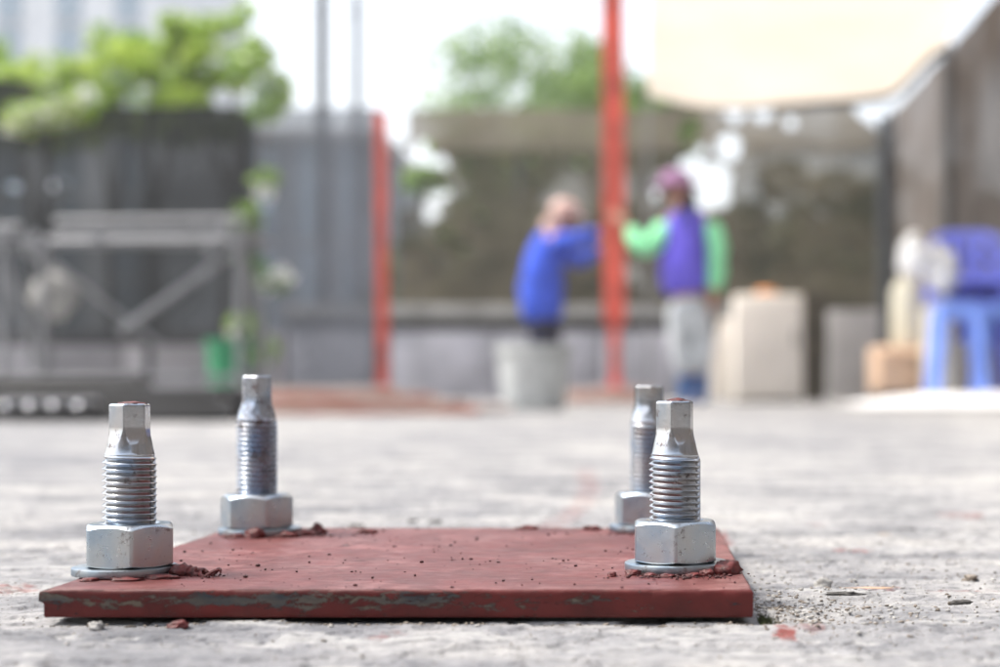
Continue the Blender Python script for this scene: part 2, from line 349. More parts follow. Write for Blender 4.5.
# ============================================================ GROUND
def graded(lo, hi, step, far, ratio):
    a = list(np.arange(lo, hi, step)); s = step; v = a[-1]
    while v < far: s *= ratio; v += s; a.append(v)
    return a
ys = graded(0.44, 1.12, 0.0011, 260, 1.035)
pre = []; s = 0.0011; v = 0.44
while v > -60: s *= 1.12; v -= s; pre.append(v)
ys = np.array(pre[::-1]+ys)
xr = graded(-0.05, 0.26, 0.0012, 200, 1.045); xl = []; v = -0.05; s = 0.0012
while v > -0.36: v -= s; xl.append(v)
while v > -200: s *= 1.045; v -= s; xl.append(v)
xs = np.array(xl[::-1]+xr)
GX, GY = np.meshgrid(xs, ys)
def ground_height(x, y):
    near = np.exp(-np.maximum(0, y-1.5)/3.0)
    h = 0.0011*fbm(x/0.055, y/0.04, 4, 1)+0.0016*fbm(x/0.16+.5*y/.05, y/0.05, 3, 77)
    t = fbm(x/0.075+0.4*perlin(x/0.02, y/0.02, 8), y/0.034, 4, 5)*3.2       # flaking layers
    fl = np.floor(t); fr = t-fl
    h += 0.0020*(fl+sstep(0.0, 0.07, fr))*0.6
    h += 0.00055*fbm(x/0.007, y/0.006, 3, 9)
    grit = np.exp(-(((x-0.085)/0.05)**2+((y-0.72)/0.06)**2)); h += 0.0011*grit*np.abs(fbm(x/0.0045, y/0.0045, 2, 13))
    pits = sstep(0.36, 0.52, fbm(x/0.016, y/0.013, 2, 21)); h -= 0.0013*pits
    # a sunken streak in front of the plate
    h = h*near+(1-near)*0.004*fbm(x/0.8, y/0.8, 3, 2)
    inside = sstep(-0.262, -0.25, x)*(1-sstep(0.044, 0.056, x))*sstep(0.658, 0.672, y)*(1-sstep(0.966, 0.98, y))
    h = h-0.0034
    h = np.minimum(h, -0.0003)*inside+(1-inside)*h
    return h
GZ = ground_height(GX, GY)
def G(x, y): return float(ground_height(np.array([x], float), np.array([y], float))[0])
stain = np.zeros_like(GX)
def smear(px, py, pw, ph, ang=0.0, k=1.0):
    """old red paint lying on the slab; centre and spread given on the ground"""
    global stain
    Y = CAMH*F/(py-390); cx = X(px, Y); cy = Y
    sx = pw/F*Y; sy = ph*Y*Y/(CAMH*F)
    dx = GX-cx; dy = GY-cy-ang*dx
    r = (dx/sx)**2+(dy/sy)**2+0.9*perlin(GX/(sx*0.5), GY/(sy*0.6), 4)
    stain = np.maximum(stain, k*(1-sstep(0.4, 1.1, r)))
smear(785, 628, 14, 9, 0.6, 1.0); smear(812, 622, 16, 5, 0, 0.4); smear(880, 582, 30, 3, 0, 0.5); smear(852, 547, 20, 3, 0, 0.8)
smear(960, 512, 22, 4, 0, 0.5); smear(940, 585, 60, 2, 0, 0.55); smear(10, 583, 26, 5, 0, 0.6); smear(385, 628, 20, 5, 0, 0.45)
smear(720, 535, 12, 9, 0, 0.8); smear(818, 520, 14, 2.5, 0, 0.4); smear(240, 640, 20, 3, 0, 0.25)
# long thin streak leaving the plate backwards
t_ = np.clip((GY-0.98)/1.3, 0, 1); cx = -0.082*1.0+(0.03)*t_+0.02*np.sin(t_*5)
stain = np.maximum(stain, 0.38*(1-sstep(0.004, 0.016, np.abs(GX-cx+0.004*perlin(GX/0.02, GY/0.05, 3))))*(GY > 0.99)*(GY < 2.0))
tl = fbm(GX/0.075+0.4*perlin(GX/0.02, GY/0.02, 8), GY/0.034, 4, 5)*3.2; fl_ = np.floor(tl)
lait = 0.8*((np.sin(fl_*12.9898)*43758.5453) % 1 > .5)*sstep(0.02, 0.10, tl-fl_)*sstep(-0.35, 0.1, fbm(GX/0.012, GY/0.008, 3, 33))
lait = np.maximum(lait, 0.7*sstep(0.10, 0.30, fbm(GX/0.10, GY/0.06, 4, 30))*sstep(-0.25, 0.2, fbm(GX/0.012, GY/0.008, 3, 33)))
lait *= np.exp(-np.maximum(0, GY-2.5)/3)
ny, nx = GX.shape
me = bpy.data.meshes.new('ground'); V = np.stack([GX, GY, GZ], -1).reshape(-1, 3)
ii = (np.arange(ny-1)[:, None]*nx+np.arange(nx-1)[None]).reshape(-1)
Fq = np.stack([ii, ii+1, ii+nx+1, ii+nx], -1).astype(np.int32)
me.vertices.add(len(V)); me.vertices.foreach_set('co', V.astype(np.float32).ravel())
me.loops.add(Fq.size); me.loops.foreach_set('vertex_index', Fq.ravel())
me.polygons.add(len(Fq)); me.polygons.foreach_set('loop_start', np.arange(0, Fq.size, 4, dtype=np.int32))
me.polygons.foreach_set('use_smooth', np.ones(len(Fq), bool))
me.update(calc_edges=True)
for nm, arr in (('stain', stain), ('laitance', lait)):
    a = me.attributes.new(nm, 'FLOAT', 'POINT'); a.data.foreach_set('value', arr.astype(np.float32).ravel())
me.materials.append(M['ground']); go = bpy.data.objects.new('ground', me); COL.objects.link(go); tag(go, kind='structure')

# ============================================================ BASE PLATE
PX0, PX1, PY0, PY1, PT = -0.252, 0.0463, 0.668, 0.968, 0.012
plate = empty('base_plate', (0, 0, 0), 'flat square steel plate painted red, lying on the grey concrete under the four bolts', 'steel plate')
def build_plate():
    # closed loop of the vertical section (outline offset inward d, z), rounded arrises
    nxp, nyp = 300, 120
    prof = [(0.0025, 0.0003), (0.0004, 0.0003), (0.0, 0.0010), (0, 0.0028), (0, 0.0045), (0, 0.0062), (0, 0.0078), (0, 0.0094), (0.0000, 0.0108), (0.0004, 0.0117), (0.0011, 0.012)]
    xs_ = np.linspace(PX0, PX1, nxp); ys_ = np.linspace(PY0, PY1, nyp)
    verts = []; faces = []; bare = []
    # perimeter points
    per = [(x, PY0, 0, -1) for x in xs_[:-1]]+[(PX1, y, 1, 0) for y in ys_[:-1]]+[(x, PY1, 0, 1) for x in xs_[:0:-1]]+[(PX0, y, -1, 0) for y in ys_[:0:-1]]
    per = np.array(per); n = len(per)
    rings = []
    cxm, cym = (PX0+PX1)/2, (PY0+PY1)/2; hx, hy = (PX1-PX0)/2, (PY1-PY0)/2
    for d, z in prof:
        x = cxm+(per[:, 0]-cxm)*(hx-d)/hx; y = cym+(per[:, 1]-cym)*(hy-d)/hy
        s = per[:, 0]*1.0+per[:, 1]*1.7
        wob = 0.00035*fbm(s/0.02, np.full(n, z/0.004), 3, 40)+0.00012*np.where(z > 0.0085, perlin(s/0.006, s*0+3, 41), 0)
        chip = np.where((z > 0.010), 0.0004*sstep(0.28, 0.5, perlin(s/0.012, s*0+7, 44)), 0)
        zz = z+(0.00025*perlin(s/0.02, s*0+5, 42) if z > 0.01 else 0)
        x = x+per[:, 2]*(wob-chip); y = y+per[:, 3]*(wob-chip)
        if z > 0.007: # burr of paint at the near left corner
            k = np.exp(-((x-PX0)/0.003)**2-((y-PY0)/0.003)**2); x = x-0.0022*k; zz = zz-0.0006*k
        rings.append(len(verts)); verts += list(zip(x, y, zz+0*x))
        fx = (per[:, 0]-PX0)/(PX1-PX0)
        mask = 0.29+0.50*np.exp(-((z-0.0075)/0.0028)**2)*(0.62+0.75*fbm(s/0.035, s*0, 2, 50))
        mask = mask*np.where(fx < 0.33, 1.02, np.where(fx < 0.7, 1.06, 0.86))
        mask = np.where((fx > 0.86), mask*0.6, mask)
        bare += list(mask if True else 0)
    for r0, r1 in zip(rings, rings[1:]):
        for k in range(n):
            k2 = (k+1) % n; faces.append((r0+k, r0+k2, r1+k2, r1+k))
    # top face grid
    x_in = np.linspace(PX0+0.0011, PX1-0.0011, 200); y_in = np.linspace(PY0+0.0011, PY1-0.0011, 160)
    gx, gy = np.meshgrid(x_in, y_in)
    gz = 0.012+0.00012*fbm(gx/0.03, gy/0.03, 3, 60)+0.0002*sstep(0.35, 0.5, fbm(gx/0.02, gy/0.015, 3, 62))-0.00002
    # raised weld-like brush ridge running back from the front edge
    ridge = np.exp(-((gx-(-0.208+0.30*(gy-0.70)))/0.0025)**2)*sstep(0.70, 0.74, gy)*(1-sstep(0.86, 0.9, gy)); gz = gz+0.0007*ridge*(0.6+0.4*perlin(gx/0.006, gy/0.006, 63))
    b0 = len(verts); verts += list(zip(gx.ravel(), gy.ravel(), gz.ravel()))
    bb = 0.17+0.22*ridge+0.16*sstep(0.30, 0.42, fbm(gx/0.02, gy/0.01, 3, 66)); bare += list(bb.ravel())
    nx_, ny_ = 200, 160
    for j in range(ny_-1):
        for i in range(nx_-1):
            a = b0+j*nx_+i; faces.append((a, a+1, a+nx_+1, a+nx_))
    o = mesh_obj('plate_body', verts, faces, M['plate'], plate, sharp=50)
    at = o.data.attributes.new('bare', 'FLOAT', 'POINT'); at.data.foreach_set('value', np.array(bare, np.float32))
    # underside
    mesh_obj('plate_underside', [(PX0+.002, PY0+.002, .0004), (PX1-.002, PY0+.002, .0004), (PX1-.002, PY1-.002, .0004), (PX0+.002, PY1-.002, .0004)], [(3, 2, 1, 0)], M['shade_and_fill'], plate)
build_plate()

# paint clumps around the bolts (parts of the painted plate)
def clump(x, y, sx, sy, sz, seed, name='paint_clump', m='zinc_paint', parent=None, base=0.012):
    o = bm_obj(name, rand_lump((sx, sy, sz*1.25), seed, 3, .8, True), M[m], parent, smooth=True); o.location = (x, y, base+sz*0.35); return o
cl = [(-0.2095, 0.722, .0062, .006, .0040), (-0.2025, 0.720, .0045, .004, .0028), (-0.216, 0.708, .009, .004, .0012), (-0.228, 0.700, .007, .0035, .0010), (-0.244, 0.699, .004, .003, .0010),
      (0.0385, 0.728, .0060, .006, .0043), (0.029, 0.7185, .0032, .003, .0022), (0.0225, 0.7155, .0040, .003, .0013), (0.011, 0.7145, .0035, .003, .0010), (0.003, 0.716, .0028, .0025, .0012),
      (-0.0045, 0.722, .0038, .003, .0018), (-0.014, 0.716, .0022, .002, .0014), (0.034, 0.734, .004, .004, .003),
      (-0.190, 0.928, .0046, .004, .0042), (-0.196, 0.917, .006, .004, .0026), (-0.2035, 0.908, .007, .004, .0022), (-0.2205, 0.9015, .0055, .0035, .0042), (-0.232, 0.904, .006, .0035, .0018),
      (-0.163, 0.935, .006, .004, .0018), (-0.07, 0.96, .006, .004, .0015), (-0.03, 0.955, .005, .004, .0018), (-0.0045, 0.931, .004, .003, .002)]
for i, c in enumerate(cl): clump(*c, 100+i, parent=plate)

for j in range(2):
    a0 = j*2.4; pts = [(-.1945+.0040*math.cos(a0+a)*(1+.25*j), .716+.003*math.sin(a0+a), .0135+.0016*math.sin(2.3*a+j)) for a in np.linspace(0, 3.4, 12)]
    tube_obj('paint_curl', pts, [.0004+.0007*math.sin(PI*k/11) for k in range(12)], M['zinc_paint'], plate, 6)
# crumbs scattered on the plate and curls near the left bolt
_bi = bmesh.new(); bmesh.ops.create_icosphere(_bi, subdivisions=1, radius=1)
ICO_V = np.array([v.co[:] for v in _bi.verts]); ICO_F = np.array([[v.index for v in f.verts] for f in _bi.faces]); _bi.free()
def mesh_np(name, V, Fc, material, smooth=False):
    """one mesh object from an (n,3) vertex array and an (m,k) face array"""
    k = Fc.shape[1]; me = bpy.data.meshes.new(name)
    me.vertices.add(len(V)); me.vertices.foreach_set('co', np.ascontiguousarray(V, np.float32).ravel())
    me.loops.add(Fc.size); me.loops.foreach_set('vertex_index', np.ascontiguousarray(Fc, np.int32).ravel())
    me.polygons.add(len(Fc)); me.polygons.foreach_set('loop_start', np.arange(0, Fc.size, k, dtype=np.int32))
    if smooth: me.polygons.foreach_set('use_smooth', np.ones(len(Fc), bool))
    me.update(calc_edges=True); me.materials.append(material)
    o = bpy.data.objects.new(name, me); COL.objects.link(o); return o
def scatter(name, n, gen, smin, smax, material, label, cat, seed):
    rr = random.Random(seed); VV = []; FF = []; xy = np.array([gen(rr) for _ in range(n)])
    if xy.shape[1] == 2: xy = np.column_stack([xy, ground_height(xy[:, 0], xy[:, 1])])
    for i in range(n):
        x, y, z = xy[i]; s = smin*(smax/smin)**(rr.random()**2.2)
        q = np.array(Matrix.Rotation(rr.uniform(0, 6.28), 3, Vector((rr.random()-.5, rr.random()-.5, rr.random()-.5)).normalized()))
        v = (ICO_V*RNG.uniform(.75, 1.2, (len(ICO_V), 1))) @ q.T
        v = v*np.array([s*rr.uniform(.7, 1.5), s*rr.uniform(.7, 1.3), s*rr.uniform(.35, .8)])+np.array([x, y, z+s*.3])
        VV.append(v); FF.append(ICO_F+i*len(ICO_V))
    o = mesh_np(name, np.concatenate(VV), np.concatenate(FF), material); tag(o, label, cat, kind='stuff'); return o
def on_plate(rr):
    if rr.random() < .62:
        bx, by = rr.choice([(.016, .715), (-.21, .715), (-.2, .91), (.0, .925), (.016, .712)]); return (bx+rr.gauss(0, .014), by+rr.gauss(0, .005), .0122)
    return (rr.uniform(PX0+.004, PX1-.004), rr.uniform(PY0+.003, PY1-.003), .0122)
scatter('paint_crumbs', 900, on_plate, .00025, .0011, M['darkcrumb'], 'dark red paint crumbs scattered over the top of the plate', 'paint crumbs', 3)
M['pebble'] = mat('sandy_grit', (0.09, 0.075, 0.06), 0.9, col2=(0.34, 0.29, 0.24), scale=90)
M['palegrit'] = mat('pale_grit', (0.24, 0.23, 0.215), 0.9, col2=(0.46, 0.445, 0.42), scale=60)
def around(rr):
    while True:
        k = rr.random()
        if k < .45: x, y = .05+abs(rr.gauss(0, .035)), .71+rr.gauss(0, .03)
        elif k < .7: x, y = rr.uniform(.05, .25), rr.uniform(.62, .95)
        else: x, y = rr.uniform(-.36, .25), rr.uniform(.56, 1.1)
        if not (PX0-.002 < x < PX1+.002 and PY0-.002 < y < PY1+.002): return (x, y)
scatter('grit', 1300, around, .00025, .0013, M['pebble'], 'brown sand and grit strewn on the concrete beside the plate', 'grit', 5)
scatter('concrete_crumbs', 1000, around, .0003, .0014, M['palegrit'], 'pale crumbs of broken concrete on the slab round the plate', 'concrete crumbs', 6)
def at_front(rr): x = rr.uniform(PX0, PX1+.01); y = PY0-.001-abs(rr.gauss(0, .003)); return (x, y)
scatter('edge_grit', 320, at_front, .0003, .0011, M['pebble'], 'fine grit gathered along the front edge of the plate', 'grit', 8)

# larger loose pieces
def piece(name, px, py, sx, sy, sz, m, seed, label, cat, group=None):
    Y = CAMH*F/(py-390); x = X(px, Y); z = G(x, Y)
    o = bm_obj(name, rand_lump((sx, sy, sz), seed, 3, .8, True), M[m], smooth=True); o.location = (x, Y, z+sz*.3); tag(o, label, cat, group); return o
M['darkchip'] = mat('dark_stone', (0.07, 0.065, 0.06), 0.8, vary=.4, scale=150, bump=.0005)
piece('pebble', 97, 622, .0030, .003, .0028, 'palegrit', 21, 'yellowish crumb on the concrete below the left end of the plate', 'pebble')
piece('paint_chip', 178, 622, .0042, .003, .0022, 'zinc_paint', 22, 'dark red paint chip lying just in front of the plate', 'paint chip')
piece('pebble', 357, 523, .0055, .005, .0030, 'darkchip', 23, 'largest dark pebble behind the plate, left of the other two', 'pebble', 'dark pebbles behind the plate')
piece('pebble', 412, 521, .0035, .003, .0020, 'darkchip', 24, 'smallest dark pebble behind the plate, the middle one of three', 'pebble', 'dark pebbles behind the plate')
piece('pebble', 435, 522, .0050, .004, .0028, 'darkchip', 25, 'right-hand dark pebble of three behind the plate', 'pebble', 'dark pebbles behind the plate')
piece('stone_chip', 824, 580, .0042, .003, .0040, 'palegrit', 26, 'upright pale grey stone chip right of the plate corner', 'stone chip')
piece('stone_chip', 845, 591, .0085, .003, .0014, 'darkchip', 27, 'long flat dark chip on the concrete right of the plate', 'stone chip')
piece('stone_chip', 962, 597, .0045, .003, .0018, 'darkchip', 28, 'small dark chip near the right edge of the concrete', 'stone chip')
piece('stone_chip', 905, 525, .0075, .006, .0012, 'darkchip', 29, 'flat dark flake on the concrete further back on the right', 'stone chip')
piece('stone_chip', 885, 532, .0055, .005, .0018, 'pebble', 30, 'brown flake beside the flat dark flake on the right', 'stone chip')
piece('pebble', 970, 574, .0042, .004, .0028, 'pebble', 31, 'sandy brown pebble near the right edge of the photo', 'pebble')
piece('pebble', 908, 586, .0026, .003, .0020, 'pebble', 32, 'small brown pebble between the long dark chip and the sandy one', 'pebble')
piece('wood_splinter', 870, 582, .013, .0015, .0010, 'carton', 33, 'thin brown splinter lying flat on the concrete at right', 'splinter')
# moss tuft at the plate corner
bm = bmesh.new(); rr = random.Random(4)
for i in range(420):
    x = 0.0495+abs(rr.gauss(0, .0028)); y = .676+rr.gauss(0, .005); z = G(x, y); h = rr.uniform(.001, .0042); a = rr.uniform(0, 6.28)
    p = Vector((x, y, z-.0002)); d = Vector((math.cos(a), math.sin(a), 0)); t = p+Vector((rr.gauss(0, .0008), rr.gauss(0, .0008), h))
    bm.faces.new([bm.verts.new(p-d*.00025), bm.verts.new(p+d*.00025), bm.verts.new(t)])
tag(bm_obj('moss', bm, M['moss']), 'small tuft of olive moss at the right front corner of the plate', 'moss', kind='stuff')

# ============================================================ ANCHOR BOLTS
def stud_mesh(z0, zt, ztop, phase, tilt_hex, pitch=.0028, r_out=.0121, r_in=.0102, flat=.0081):
    seg = 96; rows = []; verts = []; faces = []
    th = np.arange(seg)*2*PI/seg; K = 12
    for j in range(-2, int((zt-z0)/pitch*K)+K+3):
        zz = z0+pitch*(j/K+phase-th/(2*PI)); z = np.clip(zz, z0, zt)
        tri = 1-abs(((j/K) % 1.0)*2-1); prof = min(1, max(0, (tri-.06)/.88))
        fade = np.clip((zt-z)/.003, 0, 1); fade = fade*fade*(3-2*fade); ro = r_in+(r_out-r_in)*(prof*fade+(1-fade)*.45)
        rows.append((z, ro+0*th))
    H = ztop-zt
    for t in np.linspace(0.02, 1, 44):
        z = zt+H*t; h = H*t
        cone = .0110-(.0110-.0092)*float(min(1, h/.0085))**.85; ap = flat+.0045*float((max(0, 1-h/.0125))**2)
        rel = ((th-tilt_hex+PI/6) % (PI/3))-PI/6
        hexr = ap/np.cos(rel); r = np.minimum(hexr, cone)
        if t > .985: r = r-.0004
        rows.append((z+0*th, r))
    rows.append((ztop+.00025+0*th, rows[-1][1]-.0007))
    for z, r in rows: verts += list(zip(r*np.cos(th), r*np.sin(th), z))
    n = len(rows)
    for j in range(n-1):
        for k in range(seg):
            k2 = (k+1) % seg; faces.append((j*seg+k, j*seg+k2, (j+1)*seg+k2, (j+1)*seg+k))
    verts.append((0, 0, ztop+.0002)); c = len(verts)-1
    for k in range(seg): faces.append(((n-1)*seg+k, (n-1)*seg+(k+1) % seg, c))
    return verts, faces
def nut_mesh(z0, H, af, rot):
    seg = 144; th = np.arange(seg)*2*PI/seg; rel = ((th-rot+PI/6) % (PI/3))-PI/6
    a = af/2; r = np.minimum(a/np.cos(rel), a*1.137); rc = a*.955; t30 = math.tan(R(28))
    zt = H-np.maximum(0, r-rc)*t30; zb = np.maximum(0, r-rc)*t30*.6
    rows = [(z0+.0002+0*th, 0*th+.0118), (z0+0*th, np.full(seg, rc)), (z0+zb, r-.0002), (z0+zb+.0003, r)]
    rows += [(z0+zt-.0004, r), (z0+zt-.00005, r-.00025), (z0+H+0*th, np.full(seg, rc)), (z0+H+0*th, np.full(seg, .0135)), (z0+H-.0013+0*th, np.full(seg, .0112))]
    verts = []; faces = []
    for z, q in rows: verts += list(zip(q*np.cos(th), q*np.sin(th), z))
    for j in range(len(rows)-1):
        for k in range(seg):
            k2 = (k+1) % seg; faces.append((j*seg+k, j*seg+k2, (j+1)*seg+k2, (j+1)*seg+k))
    return verts, faces
def anchor_bolt(x, y, ztop, zt, nut_rot, hexrot, wx, wy, label, af=.0372, stud='zinc_stud', wr=.0238, seed=0, cap=True, nh=.0192):
    t = empty('anchor_bolt', (x, y, .012), label, 'bolt', 'anchor bolts through the red plate')
    o = mesh_obj('stud', *stud_mesh(.0, zt-.012, ztop-.012, seed*.37, hexrot), M[stud], t, sharp=38)
    o = mesh_obj('nut', *nut_mesh(.0042, nh, af, nut_rot), M['zinc_nut'], t, sharp=26)
    w = .0038; wo = lathe_obj('washer', [(.0125, .0003), (wr-.0003, .0003), (wr-.0001, .0005), (wr, .0008), (wr, w-.0006), (wr-.0001, w-.0002), (wr-.0005, w), (.0125, w)], M['zinc_washer'], t, 96, (wx-x, wy-y, .0002))
    wo.rotation_euler = (R(random.uniform(-.4, .4)), R(random.uniform(-.5, .5)), 0)
    if cap:
        o = bm_obj('paint_spot', rand_lump((.0052, .0052, .0013), 300+seed, 3), M['zinc_paint'], t, smooth=True); o.location = (.001, 0, ztop-.012+.0004)
    return t
# front left, front right, back left, back right
anchor_bolt(-.2340, .724, .0896, .0668, R(19), R(1), -.2362, .724, 'front left bolt with a dark-sided tip, at the near left corner of the red plate', wr=.0232, seed=1)
anchor_bolt(.0148, .742, .0907, .0662, R(61), R(49), .0157, .742, 'front right bolt with bright worn threads and a washer sitting in red paint crumbs', seed=2, wr=.0243)
anchor_bolt(-.2255, .927, .1040, .0800, R(28.7), R(17), -.2235, .927, 'tallest bolt, at the back left of the red plate, with brown smears on its threads', seed=3, stud='zinc_stud_dirty', cap=False)
anchor_bolt(.0035, .949, .0984, .0772, R(11), R(10), .0035, .949, 'back right bolt, partly hidden behind the front right bolt', seed=4, cap=False)

# ============================================================ BACK FENCE WALL
YW = 18.0
def wall(name, px0, px1, Y, ptop, label, panel=1.15, capname=True, mwall='concrete'):
    x0, x1 = X(px0, Y), X(px1, Y); t = empty(name, ((x0+x1)/2, Y, 0), label, 'wall')
    cx = (x0+x1)/2; n = max(1, round((x1-x0)/panel)); wd = (x1-x0)/n; zt = Z(ptop, Y)
    first = None
    for i in range(n):
        x = x0+(i+.5)*wd-cx
        if first is None:
            first = box('wall_panel', (x, .06, zt/2-.02), (wd-.02, .10, zt+.04), M[mwall], t, .008); x_first = x
        else:
            c = first.copy(); COL.objects.link(c); c.parent = t; c.location.x = x-x_first; c.location.y = RNG.uniform(-.006, .006)
    box('wall_core', (0, .16, zt/2-.02), (x1-x0-.01, .08, zt+.03), M['shade_and_fill'], t, 0)
    if capname:
        box('coping_shade_strip', (0, .10, zt+.075), (x1-x0-.03, .10, .14), M['shade_and_fill'], t, .004)  # dark set-back strip stands in for the shade under the coping
        box('coping', (0, .08, zt+.225), (x1-x0, .26, .145), M['coping'], t, .012)
    return t
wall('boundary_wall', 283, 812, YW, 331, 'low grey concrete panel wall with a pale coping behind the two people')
wall('side_wall', -40, 281, 11.6, 331, 'lilac grey low wall behind the scaffold on the left', capname=False)

# ============================================================ SHADE NETS
def net(name, p0, p1, z0, z1, material, label, holes=(), folds=.05, cell=.045, seed=0, cat='shade net', rail=True, post_m='pole', npost=3, zfun=None, hemw=.05):
    """net hung between p0 and p1 (x, y); holes = (u metres along, z, radius)"""
    p0 = Vector((*p0, 0)); p1 = Vector((*p1, 0)); L = (p1-p0).length; d = (p1-p0)/L; nn = Vector((-d.y, d.x, 0))
    t = empty(name, (p0+p1)/2, label, cat); o0 = (p0+p1)/2
    nu = max(2, int(L/cell)); nv = max(2, int((z1-z0)/cell)); u = np.linspace(0, L, nu); v = np.linspace(z0, z1, nv)
    U, V_ = np.meshgrid(u, v)
    if zfun is not None: V_ = z0+(V_-z0)*((zfun(U)-z0)/(z1-z0))
    off = folds*(fbm(U/1.1+seed*3, V_/2.4, 3, seed)+.4*fbm(U/.3, V_/1.6, 2, seed+3))
    W = np.stack([p0.x-o0.x+d.x*U+nn.x*off, p0.y-o0.y+d.y*U+nn.y*off, V_], -1).reshape(-1, 3)
    i = (np.arange(nv-1)[:, None]*nu+np.arange(nu-1)[None]).reshape(-1); Fc = np.stack([i, i+1, i+nu+1, i+nu], -1)
    uc = ((U[:-1, :-1]+U[1:, 1:])/2).ravel(); vc = ((V_[:-1, :-1]+V_[1:, 1:])/2).ravel(); keep = np.ones(len(Fc), bool)
    for hu, hz, hr in holes:
        keep &= ((uc-hu)**2+(vc-hz)**2) > hr*hr*(1+.5*perlin(uc/(hr*.7), vc/(hr*.7), seed+5))
    o = mesh_np('net_sheet', W, Fc[keep], material, True); o.parent = t
    if rail:
        for k in range(npost):
            q = p0+d*(L*k/(npost-1))-o0+nn*.05*(1 if nn.y > 0 else -1)
            zt = z1 if zfun is None else float(zfun(np.array([L*k/(npost-1)]))[0])
            tube_obj('fence_post', [(q.x, q.y, 0), (q.x, q.y, zt)], .03, M[post_m], t)
    return t
def hole_at(px, py, Y, x0, rpx): return (X(px, Y)-x0, Z(py, Y), rpx/F*Y)

# left: black net behind the scaffold
Yl = 11.0; xl0 = X(-60, Yl)
net('shade_net', (xl0, Yl), (X(250, Yl), Yl), Z(345, Yl), Z(100, Yl), M['net_black'], 'black shade net on the left, in front of the bushes and above the scaffold',
    holes=[hole_at(*a) for a in [(66, 180, Yl, xl0, 5), (12, 185, Yl, xl0, 6), (52, 185, Yl, xl0, 4), (20, 300, Yl, xl0, 5)]], seed=1, npost=4,
    zfun=lambda U: Z(100, Yl)+.10*np.sin(U*1.7+1)+.05*np.sin(U*4.1))
# middle-left: thin grey net in front of the grey building
Yg = 13.0; xg0 = X(240, Yg)
net('shade_net', (xg0, Yg), (X(376, Yg), Yg), 0.05, Z(108, Yg), M['net_grey'], 'thin grey shade net between the black net and the shorter red post', seed=2, npost=2, folds=.09,
    holes=[hole_at(*a) for a in [(262, 205, Yg, xg0, 6), (277, 270, Yg, xg0, 6), (256, 270, Yg, xg0, 5)]])
# middle: long olive brown net over the low wall, with tears that let the bright sky through
Yb = 18.35; xb0 = X(398, Yb)
spots = [(735, 113, 7), (762, 113, 7), (729, 148, 9), (683, 100, 5), (711, 96, 6), (845, 92, 6), (878, 113, 11), (862, 110, 6), (822, 105, 4), (690, 128, 8), (684, 140, 6), (700, 150, 5), (652, 84, 8),
         (686, 161, 9), (703, 196, 11), (716, 178, 10), (720, 198, 9), (700, 176, 8), (790, 124, 4), (530, 160, 3.5), (580, 163, 3.5), (430, 213, 6), (414, 165, 15), (437, 190, 9), (404, 190, 14), (446, 236, 7), (462, 245, 6), (478, 104, 0), (440, 164, 6), (645, 185, 4), (657, 196, 4), (425, 150, 7), (760, 180, 2.5), (598, 250, 3), (480, 215, 3)]
net('shade_net', (xb0, Yb), (X(884, Yb), Yb), 0.03, Z(143, Yb), M['net_brown'], 'long olive brown shade net behind the two people, torn in places', seed=3, npost=5, folds=.14,
    holes=[hole_at(a, b, Yb, xb0, r*1.35) for a, b, r in spots if r and b > 143], cell=.022)
net('shade_net', (xb0+.12, Yb-.06), (X(884, Yb), Yb-.06), Z(152, Yb), Z(110, Yb), M['net_band'], 'pale folded strip of net along the top of the brown net', seed=4, folds=.05, rail=False,
    holes=[hole_at(a, b, Yb, xb0+.12, r*1.35) for a, b, r in spots if r and b <= 152], cell=.02, zfun=lambda U: Z(112, Yb)+.03*np.sin(U*1.3)-.0*U+np.maximum(0, U-2.6)*.13)
# right: dusty net fence running towards the camera
XR = 2.9
net('net_fence', (XR, 18.3), (XR, -6.4), 0.0, 3.32, M['net_right'], 'dark brown net fence along the right side, running towards the camera', seed=5, folds=.05, cell=.09, npost=8, cat='fence')
net('net_fence', (-7.0, -6.6), (XR+.2, -6.6), 0.0, 3.4, M['net_right'], 'dark net sheet added unseen behind the photographer to darken reflections', seed=6, folds=.05, cell=.12, npost=4, cat='fence')  # added out of view to darken bolt reflections and the plate front
tube_obj_post = empty('corner_post', (X(884, 18.1), 18.1, 0), 'grey corner post where the brown net meets the right fence', 'post')
tube_obj('post_tube', [(0, 0, 0), (0, 0, 3.2)], .075, M['pole'], tube_obj_post)
box('post_base', (0, 0, .01), (.3, .3, .02), M['pole'], tube_obj_post, .003)

# ============================================================ AWNING
aw = empty('awning', (1.4, 11.5, 0), 'cream fabric awning at the upper right, above the brown net', 'awning')
u, v = np.meshgrid(np.linspace(0, 1, 60), np.linspace(0, 1, 60))
ax = X(648, 15.2)+u*(2.87-X(648, 15.2)); ay = 15.2-v*9.2
sag = .16*np.sin(u*PI)*(1-v*.4)+.03*np.sin(u*9+v*5)
az = 2.92-sag+v*1.1+.16*u**2*(1-v)+.30*sstep(.80, 1, u)
A = np.stack([ax-1.4, ay-11.5, az], -1).reshape(-1, 3); i = (np.arange(59)[:, None]*60+np.arange(59)[None]).reshape(-1)
o = mesh_np('awning_cloth', A, np.stack([i, i+1, i+61, i+60], -1), M['awning'], True); o.parent = aw
tube_obj('hem', [tuple(A[k]) for k in range(8, 60, 3)], [.006+.05*min(1, k/9) for k in range(len(range(8, 60, 3)))], M['dkfabric'], aw, 8)
for k in (0, 59): tube_obj('awning_post', [(A[k][0], A[k][1]+.02, 0), (A[k][0], A[k][1]+.02, A[k][2])], .018, M['galv'], aw, 8)

